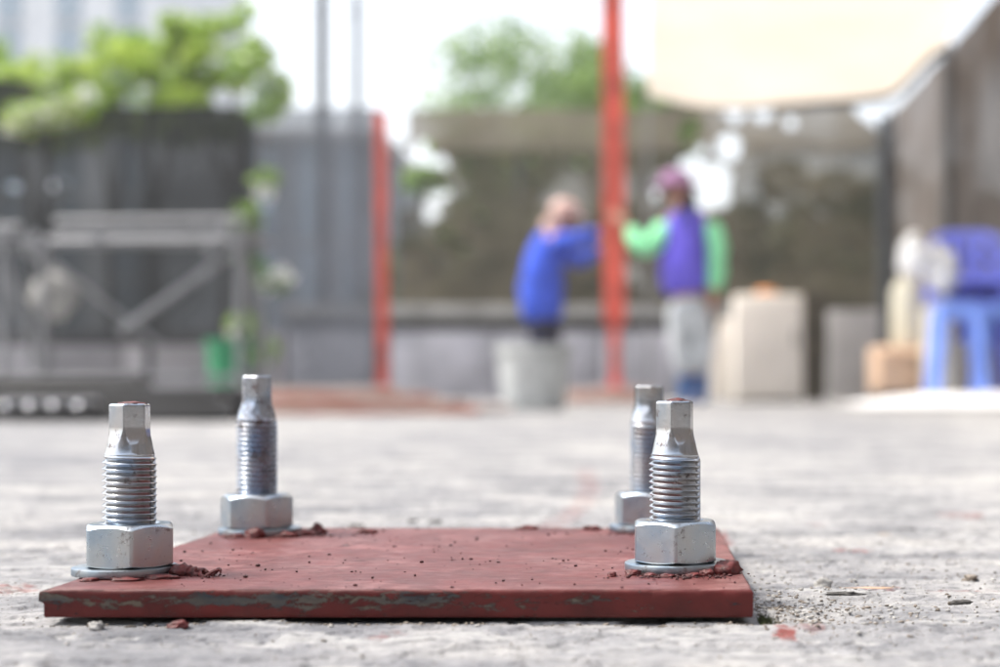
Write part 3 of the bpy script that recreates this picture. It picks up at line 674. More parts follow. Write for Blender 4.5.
# ============================================================ RED COLUMNS
def column(px, Y, ptop, wpx, pbot, label, low=None, lean=0.0):
    t = empty('steel_column', (X(px, Y), Y, Z(pbot, Y)), label, 'column', 'red painted steel columns')
    wd = wpx/F*Y; h = Z(ptop, Y)-Z(pbot, Y); z0 = low or 0
    bm = bmesh.new()
    for s in (-1, 1): add_box(bm, Vector((0, s*wd*.45, z0+(h-z0)/2)), (wd, .010, h-z0), .001)
    add_box(bm, Vector((0, 0, z0+(h-z0)/2)), (.008, wd*.9-.012, h-z0), .0)
    bm_obj('column_shaft', bm, M['red_steel'], t)
    if low:
        box('splice_plate', (0, 0, z0-.006), (wd*1.05, wd*1.05, .010), M['red_steel'], t, .001)
        box('lower_post', (0, 0, (z0-.012)/2), (wd*.50, wd*.50, z0-.014), M['red_steel'], t, .004)
    box('foot_plate', (0, 0, -.008), (wd*1.5, wd*1.5, .012), M['red_steel'], t, .001)
    t.rotation_euler.y = lean; return t
column(615, 11.7, -45, 22, 386, 'tall red steel column held up by the two people', low=.47, lean=R(-.35))
column(383, 12.2, 112, 11, 384, 'shorter red steel column standing left of the two people', lean=R(-.5))

# ============================================================ FAR POLES
for px, wpx, lab in ((322, 13, 'left one of two tall thin grey poles behind the grey net'), (357, 9, 'right one of two tall thin grey poles behind the grey net')):
    Y = 19; t = empty('tall_pole', (X(px, Y), Y, 0), lab, 'pole', 'tall thin poles behind the grey net')
    tube_obj('pole_tube', [(0, 0, 0), (0, 0, 6.5)], wpx/2/F*Y, M['pole'], t); tube_obj('pole_tip', [(0, 0, 6.5), (0, 0, 6.6)], .03, M['pole'], t)
    for z in (1.2, 3.0, 4.6): box('bracket', (0, -.06, z), (.14, .06, .05), M['pole'], t, .004)

# ============================================================ BUILDINGS
def building(name, x0, x1, Y, depth, h, mwall, label, cols, rows, wm='glass', sill=1.0):
    t = empty(name, ((x0+x1)/2, Y, 0), label, 'building'); wd = x1-x0
    box('wall', (0, depth/2, h/2-.05), (wd, depth, h+.1), M[mwall], t, 0)
    box('roof', (0, depth/2, h+.15), (wd+.4, depth+.4, .2), M['palebox'], t, 0)
    proto = None; fp = None; cw = wd/cols; rh = (h-sill)/rows
    for i in range(cols):
        for j in range(rows):
            x = -wd/2+(i+.5)*cw; z = sill+(j+.5)*rh
            if proto is None:
                proto = box('window', (0, 0, 0), (cw*.42, .08, rh*.97), M[wm], t, 0)
                fp = box('window_sill', (0, -.06, -rh*.46), (cw*.46, .12, rh*.03), M['palebox'], proto, 0)
                a = proto
            else:
                a = proto.copy(); COL.objects.link(a); a.parent = t; b = fp.copy(); COL.objects.link(b); b.parent = a
            a.location = (x, -.02, z)
    return t
building('office_building', X(-260, 62), X(158, 62), 62, 14, 21, 'facade', 'pale office building far off at the top left, with rows of bluish windows', 7, 6)
building('grey_building', X(244, 34), X(374, 34), 34, 8, 5.4, 'greywall', 'blue grey building seen through the thin grey net', 3, 2)

# ============================================================ TREES AND BUSHES
LEAF = np.array([[-.5, 0, 0], [0, -.28, .05], [.5, 0, 0], [0, .28, .05]])
def leaves(name, centres, radii, n, size, material, parent, flatten=.8, seed=0):
    rg = np.random.default_rng(seed); c = np.array(centres); r = np.array(radii); w_ = r**2/np.sum(r**2)
    idx = rg.choice(len(c), n, p=w_); d = rg.normal(size=(n, 3)); d /= np.linalg.norm(d, axis=1)[:, None]
    pos = c[idx]+d*(r[idx]*rg.uniform(.25, 1, n)**.5)[:, None]*np.array([1, 1, flatten])
    a = rg.uniform(0, 2*PI, n); b = rg.normal(0, .6, n); g = rg.normal(0, .6, n); s = size*rg.uniform(.6, 1.35, n)
    ca, sa, cb, sb, cg, sg = np.cos(a), np.sin(a), np.cos(b), np.sin(b), np.cos(g), np.sin(g)
    Rm = np.stack([np.stack([ca*cb, ca*sb*sg-sa*cg, ca*sb*cg+sa*sg], -1), np.stack([sa*cb, sa*sb*sg+ca*cg, sa*sb*cg-ca*sg], -1), np.stack([-sb, cb*sg, cb*cg], -1)], 1)
    Vv = np.einsum('nij,kj->nki', Rm, LEAF)*s[:, None, None]+pos[:, None, :]
    Fc = np.arange(n*4).reshape(n, 4); o = mesh_np(name, Vv.reshape(-1, 3), Fc, material); o.parent = parent; return o
def tree(x, y, h, crown_r, crown_z, label, leaf='leaf', nclump=26, nleaf=9000, size=.13, name='tree', cat='tree', seed=0, squash=.8, trunk=.12, group='trees behind the nets', csc=1.0):
    rg = random.Random(seed); t = empty(name, (x, y, 0), label, cat, group)
    bm = bmesh.new(); top = Vector((rg.uniform(-.2, .2), rg.uniform(-.2, .2), h*.72))
    tube(bm, [(0, 0, -.05), (top.x*.3, top.y*.3, h*.25), (top.x*.6, top.y*.6, h*.5), top], [trunk, trunk*.8, trunk*.55, trunk*.25], 9)
    cs = []; rs = []
    for k in range(nclump):
        while True:
            p = Vector((rg.uniform(-1, 1), rg.uniform(-1, 1), rg.uniform(-1, 1)))
            if p.length < 1: break
        p = p.normalized()*p.length**.6
        c = Vector((p.x*crown_r, p.y*crown_r, crown_z+p.z*crown_r*squash)); cs.append(c); rs.append(crown_r*rg.uniform(.16, .34)*csc)
        if k < 9:
            s = Vector((top.x*.5, top.y*.5, h*rg.uniform(.35, .6))); tube(bm, [s, (s+c)/2+Vector((0, 0, .1)), c], [trunk*.35, trunk*.2, trunk*.07], 6)
    bm_obj('trunk', bm, M['bark'], t, sharp=50)
    leaves('crown', cs, rs, nleaf, size, M[leaf], t, seed=seed+70); return t
# mid trees whose tops rise above the brown net
tree(X(535, 23), 23, 5.4, 1.45, 4.25, 'round green tree rising above the brown net, left of the tall red column', seed=1, nleaf=9000, nclump=60, size=.10, csc=1.1)
tree(X(480, 24), 24, 4.2, .95, 3.4, 'smaller green tree at the left end of the brown net', seed=2, nleaf=6000, size=.13)
tree(X(648, 22), 22, 3.6, .7, 3.75, 'green tree just right of the tall red column, under the awning', seed=3, nleaf=6000, size=.12)
tree(X(600, 26), 26, 5.4, 1.2, 4.6, 'green tree crown directly behind the tall red column', seed=4, nleaf=7000, size=.13)
# foliage behind the net, seen dimly through it
k = 0
for px, Y, zc, r, lab in ((800, 22.5, 2.3, 1.25, 'tall olive bush behind the brown net, between cabinet and corner post'), (905, 22, 2.4, 1.2, 'tall olive bush behind the corner post'), (450, 21, 1.5, 1.1, 'dark bush behind the left end of the brown net'), (530, 20.5, 1.6, 1.2, 'dark bush behind the net beside the person in blue'), (610, 21, 1.6, 1.1, 'dark bush behind the tall red column'),
                          (690, 20.6, 1.1, 1.0, 'dark bush behind the person with green sleeves'), (770, 21, 1.4, 1.2, 'dark bush behind the net above the cream cabinet'), (850, 20.6, 1.5, 1.1, 'dark bush behind the net near the corner post')):
    tree(X(px, Y), Y, zc*1.5, r, zc, lab, leaf='leaf_dark', nleaf=5200, size=.17, name='bush', cat='bush', seed=20+k, trunk=.05, group='dark bushes behind the brown net'); k += 1
# light green bushes over the black net
for px, Y, zc, r, nl, lab in ((-20, 13.0, 2.45, .5, 6000, 'bush with light leaves at the far left above the black net'), (50, 12.9, 2.40, .46, 6500, 'low light green bush behind the white sprigs on the black net'),
                              (112, 12.8, 2.50, .48, 8000, 'light green bush in the middle above the black net'), (165, 12.6, 2.48, .46, 7500, 'light green bush right of the middle one above the black net'),
                              (218, 12.4, 2.58, .52, 11000, 'tallest light green bush, at the right end of the black net')):
    tree(X(px, Y), Y, zc*1.1, r, zc, lab, leaf='leaf_bright', nleaf=int(nl*.5), nclump=50, csc=.9, size=.06, name='leafy_bush', cat='bush', seed=40+k, trunk=.04, group='light green bushes over the black net', squash=1.0); k += 1
for px, py, Y in ((50, 112, 10.8), (22, 118, 10.82), (75, 106, 10.78)):
    t = empty('flecked_sprig', P(px, py, Y), {50: 'sprig over the black net with white flecks for bright gaps, middle one', 22: 'sprig with white flecks for bright gaps at the far left of the black net', 75: 'sprig with white flecks for bright gaps, nearest the middle bush'}[px], 'sprig', 'white sprigs on the black net')
    leaves('highlight_flecks', [(0, 0, 0), (.08, 0, .05), (-.07, .02, -.06)], [.10, .08, .08], 160, .06, M['bright_fleck'], t, seed=px)  # white flecks stand in for bright gaps in the foliage
    leaves('foliage', [(0, .05, 0)], [.16], 160, .07, M['leaf_bright'], t, seed=px+1); tube_obj('stem', [(0, .1, .3), (0, .05, 0), (.02, .02, -.15)], .006, M['bark'], t, 6)
# thin climbing plant between scaffold and grey net
t = empty('climbing_plant', (X(262, 10.2), 10.2, 0), 'thin climbing plant with pale flecks for bright spots beside the right end of the scaffold', 'plant')
tube_obj('stem', [(0, 0, 0), (.02, 0, .6), (-.03, 0, 1.2), (.03, 0, 1.9), (0, 0, 2.5)], [.014, .012, .01, .008, .004], M['bark'], t, 6)
leaves('foliage', [(-.1, 0, 2.2), (.0, 0, 1.9), (.02, 0, 1.45), (-.1, 0, 1.2), (-.08, 0, .9), (.06, 0, .8), (-.12, 0, .5), (.0, 0, .35)], [.16, .12, .1, .12, .1, .12, .12, .12], 700, .075, M['leaf'], t, seed=91)
leaves('highlight_flecks', [(.03, -.05, 1.36), (.13, -.05, .82), (.04, -.05, .78), (-.15, -.05, .45)], [.07, .09, .08, .07], 150, .07, M['bright_fleck'], t, seed=92)  # pale flecks stand in for blurred bright spots
# green bucket-like bin
t = empty('green_bin', (X(228, 9.6), 9.6, 0), 'green plastic bin at the right end of the scaffold', 'bin')
lathe_obj('bin_body', [(0, .0), (.10, .0), (.125, .38), (.115, .38), (.09, .02), (0, .02)], M['green'], t, 24)
lathe_obj('bin_rim', [(.120, .37), (.138, .375), (.138, .40), (.118, .40)], M['green'], t, 24)

# ============================================================ SCAFFOLD
Ys = 8.6
t = empty('scaffold', (X(120, Ys), Ys, 0), 'grey tubular scaffold frame with crossed braces in front of the black net', 'scaffold')
ox = X(120, Ys)
def sp(px, py, dy=0): q = P(px, py, Ys+dy); return (q.x-ox, dy, max(0, q.z))
for px, py in ((4, 222), (44, 236), (240, 226)): tube_obj('standard', [sp(px, 405), sp(px, py)], .024, M['galv'], t)
for px, py in ((0, 238), (243, 240)): tube_obj('standard', [(sp(px, 400)[0], .7, 0), sp(px, py, .7)], .022, M['galv'], t)
for a, b in (((-60, 243), (246, 240)), ((-60, 228), (20, 228))): tube_obj('ledger', [sp(*a), sp(*b)], .026, M['galv'], t)
tube_obj('ledger', [sp(55, 222, .7), sp(246, 220, .7)], .026, M['galv'], t)
bm = bmesh.new()
for k in range(3): add_box(bm, Vector((0, 0, 0)), (.01, .01, .01))
bm.free()
for k in range(3): box('deck_board', (sp(150, 232)[0], .12+k*.22, sp(150, 233)[2]), (1.05, .20, .03), M['galv'], t, .004)
tube_obj('brace', [sp(120, 332, .02), sp(242, 246, .02)], .024, M['galv'], t); tube_obj('brace', [sp(52, 262, .35), sp(160, 345, .35)], .016, M['galv'], t)
tube_obj('brace', [sp(4, 240, .05), sp(60, 270, .05)], .018, M['galv'], t)
tube_obj('ledger', [sp(-60, 378), sp(250, 378)], .02, M['galv'], t)
for px, py in ((14, 232), (38, 238), (44, 250), (240, 240), (228, 226), (4, 240), (212, 250), (100, 240)):
    box('coupler', Vector(sp(px, py))+Vector((0, -.03, 0)), (.05, .05, .06), M['galv'], t, .01)
# pale sack hanging behind scaffold
o = bm_obj('pale_sack', rand_lump((.135, .10, .13), 77, 3, 1.0, True), M['coping'], None, smooth=True); o.location = P(52, 297, 9.3); o['label'] = 'pale plastic sack hanging on the scaffold at left'; o['category'] = 'sack'

# ============================================================ PIPES ON THE LEFT
Yp = 5.0
rr = random.Random(9)
def pipe(x0, x1, y, z, r, m, label, sag=0):
    t = empty('pipe', ((x0+x1)/2, y, z), label, 'pipe', 'black pipes stacked on the left')
    h = (x1-x0)/2
    bm = bmesh.new(); tube(bm, [(-h, 0, 0), (-h*.3, .01, sag), (h*.3, -.01, 0), (h, 0, 0)], r, 14); bm_obj('pipe_tube', bm, M[m], t, sharp=50)
    for s in (-1, 1): tube_obj('pipe_collar', [(s*(h-.05), 0, 0), (s*(h+.004), 0, 0)], r*1.16, M[m], t, 14)
x0, x1 = X(-90, Yp), X(246, Yp)
rows = [(0, 5, .027), (1, 4, .027), (2, 2, .022)]
r_ = (.028, .077, .121); words = {0: 'bottom', 1: 'second', 2: 'top'}; depth = ['nearest', 'second from the front', 'middle', 'fourth from the front', 'rearmost']
for lv, n, r in rows:
    for k in range(n):
        lab = f'long black pipe on the left, {words[lv]} layer, {depth[k]} of the layer'
        if lv == 2: lab = f'thin black pipe on top of the stack at left, {["nearer", "farther"][k]} one'
        pipe(x0+rr.uniform(0, .1), x1-rr.uniform(0, .12)-(.04*lv if lv < 2 else .25), Yp+(k+.5*lv)*.057, r_[lv], r, 'blackpipe', lab)
order = ['leftmost', 'second', 'third', 'rightmost']
for k, px in enumerate((12, 35, 58, 83)):
    y = 4.82; t = empty('steel_tube', (X(px, y), y, Z(404, y)), f'short bright steel tube end in front of the black pipes, {order[k]} of four', 'tube', 'short steel tubes by the black pipes')
    bm = bmesh.new(); tube(bm, [(0, -.05, 0), (0, .12, 0)], .017, 20); bm_obj('tube_body', bm, M['galv'], t, sharp=50)
    bm = bmesh.new(); lathe(bm, [(0, 0), (.006, .003), (.011, 0), (.011, -.004)], 20); o = bm_obj('end_cap', bm, M['chrome'], t, sharp=50); o.rotation_euler.x = R(66); o.location = (0, -.052, 0)
    tube_obj('strut', [(0, .02, -.02), (0, .02, -Z(404, y)+.002)], .008, M['blackpipe'], t, 8)

# ============================================================ BOARD PILES
def pile(cx, y, n_lay, wd, th, length, depth_n, bw, label, group, mats, rz=0):
    out = []; rg = random.Random(int(cx*100)+5)
    return out
def board(x0, x1, y, z, th, bw, m, label, rz=0.0, group='painted boards stacked on the slab'):
    o = box('board', (0, 0, 0), (x1-x0, bw, th), M[m], None, .003); o.location = ((x0+x1)/2, y, z+th/2); o.rotation_euler.z = rz
    tag(o, label, 'board', group)
Yq = 6.3
lay = [(266, 402, 0, 'board'), (270, 470, 1, 'board'), (262, 440, 2, 'board'), (268, 385, 3, 'palewood')]
z = .0
for li, (a, b, lv, m) in enumerate([(262, 470, 0, 'board'), (258, 452, 1, 'palewood'), (264, 420, 2, 'board'), (255, 385, 3, 'palewood')]):
    for k in range(3):
        board(X(a, Yq)+rr.uniform(-.02, .02), X(b, Yq)+rr.uniform(-.03, .05), Yq+k*.125, lv*.027+.001, .025, .11, m if k < 2 else 'palewood',
              f'{["red", "pale", "red", "pale"][li]} dusty board, {["front", "middle", "back"][k]} of {["bottom", "second", "third", "top"][li]} layer, left pile', rr.uniform(-.015, .015))
for k, (a, b) in enumerate(((405, 496), (420, 510))):
    board(X(a, 6.9), X(b, 6.9), 6.9+k*.13, .001+.0, .03, .11, 'palewood', f'short pale board on the slab right of the left pile, {["nearer", "farther"][k]} one', R(4))
for k, (px, w_, lv, m) in enumerate(((598, 78, 0, 'palewood'), (604, 64, 1, 'board'), (600, 56, 2, 'palewood'))):
    board(X(px-w_/2, 10.9), X(px+w_/2, 10.9), 10.9, .001+lv*.034, .032, .16, m, f'{["bottom pale", "middle red", "top pale"][k]} board of the small pile by the tall red column', R(2), 'boards by the tall red column')
board(X(560, 11.7), X(655, 11.7), 11.7, .0, .11, .30, 'palewood', 'thick pale timber block that the tall red column stands on', 0, 'blocks under the red columns')
board(X(345, 12.2), X(420, 12.2), 12.2, .0, .125, .30, 'palebox', 'grey block that the shorter red column stands on', 0, 'blocks under the red columns')

# ============================================================ BUCKET
y = 7.4; s = 1.1*y/F
t = empty('bucket', (X(534, y), y, 0), 'large grey white plastic bucket in front of the person in blue', 'bucket')
lathe_obj('bucket_body', [(0, .001), (27*s, .001), (28*s, .01), (34*s, 57*s), (35.5*s, 58*s), (35.5*s, 60*s), (33*s, 60*s), (26.5*s, .014), (0, .014)], M['bucket'], t, 40)
lathe_obj('rim', [(34.2*s, 52*s), (36.4*s, 52.5*s), (36.6*s, 55*s), (34.5*s, 55.5*s)], M['bucket'], t, 40)
pts = [(35.8*s*math.cos(a), -35.8*s*math.sin(a)*.55-.03, 56*s-35*s*math.sin(a)*.55) for a in np.linspace(0, PI, 13)]
tube_obj('handle', pts, .003, M['galv'], t, 6)

# ============================================================ RIGHT-HAND OBJECTS
y = 12.4; t = empty('cabinet', (X(769, y), y, 0), 'cream painted metal cabinet standing right of the person with green sleeves', 'cabinet')
wd, h = 68/F*y, Z(294, y)
box('cabinet_body', (0, .22, h/2+.01), (wd, .42, h-.02), M['whitebox'], t, .02); box('cabinet_door', (0, -.004, h/2+.02), (wd-.03, .018, h-.09), M['whitebox'], t, .006)
box('door_handle', (wd*.38, -.03, h*.6), (.02, .03, .12), M['galv'], t, .005); box('plinth', (0, .22, .012), (wd-.04, .38, .022), M['shade_and_fill'], t, 0)
o = bm_obj('orange_cup', rand_lump((.09, .06, .05), 5, 2, .6), M['orange'], None, smooth=True); o.location = (X(768, y), y+.1, h+.022); o['label'] = 'small orange cloth lying on top of the cream cabinet'; o['category'] = 'cloth'; o.name = 'orange_cloth'
y = 13.6; o = box('pale_board', (0, 0, 0), (52/F*y, .05, Z(311, y)), M['palebox'], None, .01); o.location = (X(854, y), y, Z(311, y)/2+.01); o.rotation_euler.x = R(-3); tag(o, 'pale grey board standing upright between cabinet and corner post', 'board')
y = 13.3; o = box('dark_timber', (0, 0, 0), (.17, .12, .92), mat('dark_olive_timber', (.06, .05, .035), .9, vary=.3, scale=8), None, .01); o.location = (X(814, y), y, .462); tag(o, 'dark upright timber between the cream cabinet and the pale grey board', 'timber')
y = 13.1; o = box('leaning_board', (0, 0, 0), (.22, .03, .66), M['whitebox'], None, .008, Matrix.Rotation(R(8), 4, 'Y')); o.location = (X(727, y), y, .355); tag(o, 'narrow pale board leaning against the left side of the cream cabinet', 'board')

# white tarpaulin on the ground
y0 = 8.6
gu, gv = np.meshgrid(np.linspace(0, 1, 70), np.linspace(0, 1, 50))
tx = X(845, 9.6)+gu*1.45+.06*fbm(gv*4, gu*0, 2, 5); ty = y0+gv*1.9+.10*fbm(gu*4, gv*0+2, 2, 6)
edge_ = np.minimum(np.minimum(gu, 1-gu), np.minimum(gv, 1-gv)); tz = .006+.07*sstep(0, .25, edge_)*(1+1.0*fbm(gu*6, gv*6, 3, 7))*(gu*.5+.5)
i = (np.arange(49)[:, None]*70+np.arange(69)[None]).reshape(-1)
o = mesh_np('tarpaulin', np.stack([tx, ty, np.maximum(tz, .006)], -1).reshape(-1, 3), np.stack([i, i+1, i+71, i+70], -1), M['tarp'], True); tag(o, 'crumpled white tarpaulin spread on the slab before the blue chairs', 'tarpaulin')
# carton, drum and bags
y = 10.7; bx = .11
def boxy(name, px0, px1, py0, py1, Y, dep, m, label, cat, rz=0):
    x0, x1 = X(px0, Y), X(px1, Y); z0, z1 = max(bx*0+.02, Z(py1, Y)), Z(py0, Y)
    t = empty(name, ((x0+x1)/2, Y+dep/2, z0), label, cat, rz=rz); W, Hh = x1-x0, z1-z0
    return t, W, Hh, dep
t, W, Hh, dp = boxy('carton', 876, 926, 346, 392, y, .3, 'carton', 'open brown cardboard carton under the cream drum', 'carton', R(8))
box('carton_body', (0, 0, Hh/2), (W, dp, Hh), M['carton'], t, .004)
box('flap', (-W*.25, -dp*.62, Hh*.92), (W*.48, .09, .006), M['carton'], t, .001, Matrix.Rotation(R(35), 4, 'X')); box('flap', (W*.25, -dp*.62, Hh*.9), (W*.48, .09, .006), M['carton'], t, .001, Matrix.Rotation(R(48), 4, 'X'))
yd = 10.78; zc = Z(346, y)+.004
t = empty('drum', (X(912, yd), yd+.12, zc), 'tall cream plastic drum standing on the brown carton', 'drum')
lathe_obj('drum_body', [(0, 0), (.115, 0), (.125, .02), (.125, .36), (.118, .40), (.085, .44), (.07, .45), (0, .45)], M['cream'], t, 32); lathe_obj('drum_lid', [(0, .451), (.075, .451), (.075, .48), (0, .485)], M['cream'], t, 24)
tube_obj('drum_handle', [(-.09, -.02, .43), (-.05, -.04, .50), (.05, -.04, .50), (.09, -.02, .43)], .01, M['cream'], t, 8)
t = empty('jerrycan', (X(941, 10.5), 10.6, .08), 'cream jerrycan standing on the tarpaulin beside the brown carton', 'jerrycan')
box('can_body', (0, 0, .29), (.20, .20, .58), M['cream'], t, .03); lathe_obj('cap', [(0, 0), (.03, 0), (.03, .04), (0, .045)], M['whitebag'], t, 16, (0.05, 0, .582))
tube_obj('can_handle', [(-.07, 0, .575), (-.06, 0, .62), (0.0, 0, .62), (.01, 0, .575)], .012, M['cream'], t, 8)
for px, py, sx, sz, sd_, lab in ((915, 258, .10, .13, 3, 'white plastic bag on the cream drum, the left one'), (941, 268, .11, .17, 4, 'bulging white plastic bag above the jerrycan, next to the blue chairs')):
    o = bm_obj('plastic_bag', rand_lump((sx, .10, sz), sd_+60, 3, 1.0), M['whitebag'], None, smooth=True); o.location = P(px, py, 10.62); tag(o, lab, 'plastic bag', 'white plastic bags on the containers')
bm = bmesh.new()
# ---- chairs: moulded plastic, stacked
def chair_parts(t, m, W=.52, D=.50, seat=.44, back=.82):
    bm = bmesh.new(); add_box(bm, Vector((0, 0, seat)), (W, D, .025), .01); bm_obj('seat', bm, M[m], t, sharp=40)
    for sx in (-1, 1):
        for sy in (-1, 1):
            bm = bmesh.new(); tube(bm, [(sx*(W/2-.03), sy*(D/2-.03), seat-.01), (sx*(W/2+.005), sy*(D/2+.01), .0)], [.028, .020], 8); bm_obj('leg', bm, M[m], t, sharp=40)
    # curved back with slots: rounded top outline
    nu, nv = 15, 10; vs = []; fs = []
    for j in range(nv+1):
        v_ = j/nv; z = seat+.02+(back-seat)*v_
        for i in range(nu+1):
            u_ = i/nu*2-1; wv = W/2*(1-.05*v_) ; top = (1-.16*abs(u_)**4*v_)
            zz = seat+.02+(back-seat)*v_*top
            vs.append((u_*wv, D/2-.02-.05*u_*u_+.09*v_, zz))
    for j in range(nv):
        for i in range(nu):
            a = j*(nu+1)+i
            if 2 <= j <= nv-3 and i in (2, 3, 6, 7, 8, 11, 12) and i != 7: continue
            fs.append((a, a+1, a+nu+2, a+nu+1))
    o = mesh_obj('backrest', vs, fs, M[m], t, smooth=True); sm = o.modifiers.new('thick', 'SOLIDIFY'); sm.thickness = .016
    for sx in (-1, 1):
        tube_obj('armrest', [(sx*(W/2-.005), D/2-.03, seat+.22), (sx*(W/2+.02), 0, seat+.21), (sx*(W/2+.01), -D/2+.06, seat+.18), (sx*(W/2-.02), -D/2+.03, seat)], [.022, .024, .024, .018], M[m], t, 8)
def copy_tree(o, parent=None):
    c = o.copy(); COL.objects.link(c); c.parent = parent
    for ch in list(o.children): copy_tree(ch, c)
    return c
yc = 10.9
ch = empty('plastic_chair', (X(966, yc), yc, 0), 'bottom blue plastic chair of the stack at the right edge', 'chair', 'stacked blue plastic chairs')
chair_parts(ch, 'chairblue'); ch.rotation_euler.z = R(176)
ch.rotation_euler.z = R(-8)
for k, lab in ((1, 'second lowest blue plastic chair of the stack at the right edge'), (2, 'second highest blue plastic chair of the stack at the right edge'), (3, 'top blue plastic chair of the stack, its tall back showing')):
    c = copy_tree(ch); c.location.z = .125*k; c.location.y -= .03*k; c['label'] = lab
def stool(px, Y, h, m, label, top_w=.30):
    t = empty('plastic_stool', (X(px, Y), Y, .0), label, 'stool', 'light blue plastic stools in front of the chairs'); W = top_w
    bm = bmesh.new(); add_box(bm, Vector((0, 0, h-.015)), (W, W, .03), .012); bm_obj('seat', bm, M[m], t, sharp=40)
    bm = bmesh.new()
    for s in (-1, 1):
        add_box(bm, Vector((0, s*(W/2+.004), h-.07)), (W, .008, .08), .002); add_box(bm, Vector((s*(W/2+.004), 0, h-.07)), (.008, W-.01, .08), .002)
    bm_obj('skirt', bm, M[m], t)
    for sx in (-1, 1):
        for sy in (-1, 1):
            bm = bmesh.new(); tube(bm, [(sx*(W/2-.01), sy*(W/2-.01), h-.04), (sx*(W/2+.045), sy*(W/2+.045), 0.0)], [.038, .024], 8); bm_obj('leg', bm, M[m], t, sharp=40)
    return t
st = stool(957, 10.2, .66, 'stoolblue', 'light blue plastic stool in front of the blue chairs', .24)
st2 = copy_tree(st); st2.location = (X(1002, 10.35), 10.35, 0); st2['label'] = 'light blue plastic stool cut off by the right edge of the photo'
bm.free()

# ============================================================ PEOPLE
def skin(name, chains, material, parent, sub=2, grow=1.0):
    """chains: list of [(point, radius), ...]; the first chain holds the root, later chains start at an existing index (int, ...)"""
    vs = []; es = []; rs = []
    for ch in chains:
        prev = None
        for it in ch:
            if isinstance(it, int): prev = it; continue
            p, r = it; vs.append(p); rs.append(r if isinstance(r, tuple) else (r, r)); i = len(vs)-1
            if prev is not None: es.append((prev, i))
            prev = i
    me = bpy.data.meshes.new(name); me.from_pydata(vs, es, []); me.materials.append(material)
    o = bpy.data.objects.new(name, me); COL.objects.link(o); o.parent = parent
    md = o.modifiers.new('skin', 'SKIN'); md.use_smooth_shade = True
    if not me.skin_vertices: raise RuntimeError('no skin layer')
    sv_ = me.skin_vertices[0].data
    for i, r in enumerate(rs): sv_[i].radius = (r[0]*grow, r[1]*grow)
    sv_[0].use_root = True
    ss = o.modifiers.new('sub', 'SUBSURF'); ss.levels = sub; ss.render_levels = sub
    return o
FOLD = bpy.data.textures.new('cloth_folds', 'CLOUDS'); FOLD.noise_scale = .09; FOLD.noise_depth = 2
def folds(*names):
    for o in bpy.data.objects:
        if o.name.split('.')[0] in names and 'skin' in o.modifiers and 'folds' not in o.modifiers:
            d = o.modifiers.new('folds', 'DISPLACE'); d.texture = FOLD; d.strength = .045; d.mid_level = .5; d.texture_coords = 'LOCAL'
def finger_chains(wrist, d, side, up, scale=1.0, curl=.5, root=None):
    """palm point list + five fingers; d: hand direction, side: towards the thumb, up: back of the hand"""
    d = Vector(d).normalized(); side = Vector(side).normalized(); up = Vector(up).normalized(); w0 = Vector(wrist); out = []
    for k, (off, L) in enumerate(((.030, .070), (.010, .080), (-.010, .075), (-.030, .060))):
        b = w0+d*.085*scale+side*off*scale; a = curl
        p1 = b+(d*math.cos(a*.6)-up*math.sin(a*.6))*L*.5*scale; p2 = p1+(d*math.cos(a*1.8)-up*math.sin(a*1.8))*L*.5*scale
        out.append([root, (tuple(b), .010*scale), (tuple(p1), .0088*scale), (tuple(p2), .007*scale)])
    b = w0+d*.030*scale+side*.036*scale; p1 = b+(d*.6+side*.7).normalized()*.035*scale; p2 = p1+(d*.9+side*.1-up*.4).normalized()*.03*scale
    out.append([root, (tuple(b), .011*scale), (tuple(p1), .010*scale), (tuple(p2), .0085*scale)])
    return out
def head_features(parent, c, fwd, r, m='skin'):
    """nose, lips, ears and eyes on a head of radius r at c facing fwd"""
    c = Vector(c); f = Vector(fwd).normalized(); s = Vector((f.y, -f.x, 0)).normalized(); up = Vector((0, 0, 1))
    for sg in (-1, 1):
        o = bm_obj('eye', rand_lump((.012, .012, .010), 3, 2, 1), M['hair'], parent, smooth=True); o.location = c+f*r*.93+s*sg*.032+up*.01
        o = bm_obj('ear', rand_lump((.014, .022, .032), 4, 2, 1), M[m], parent, smooth=True); o.location = c+s*sg*r*.98
    o = bm_obj('nose', rand_lump((.014, .018, .022), 6, 2, 1), M[m], parent, smooth=True); o.location = c+f*r*1.12-up*.022
    o = bm_obj('mouth', rand_lump((.024, .012, .007), 7, 2, 1), M['hat'], parent, smooth=True); o.location = c+f*r*.98-up*.062

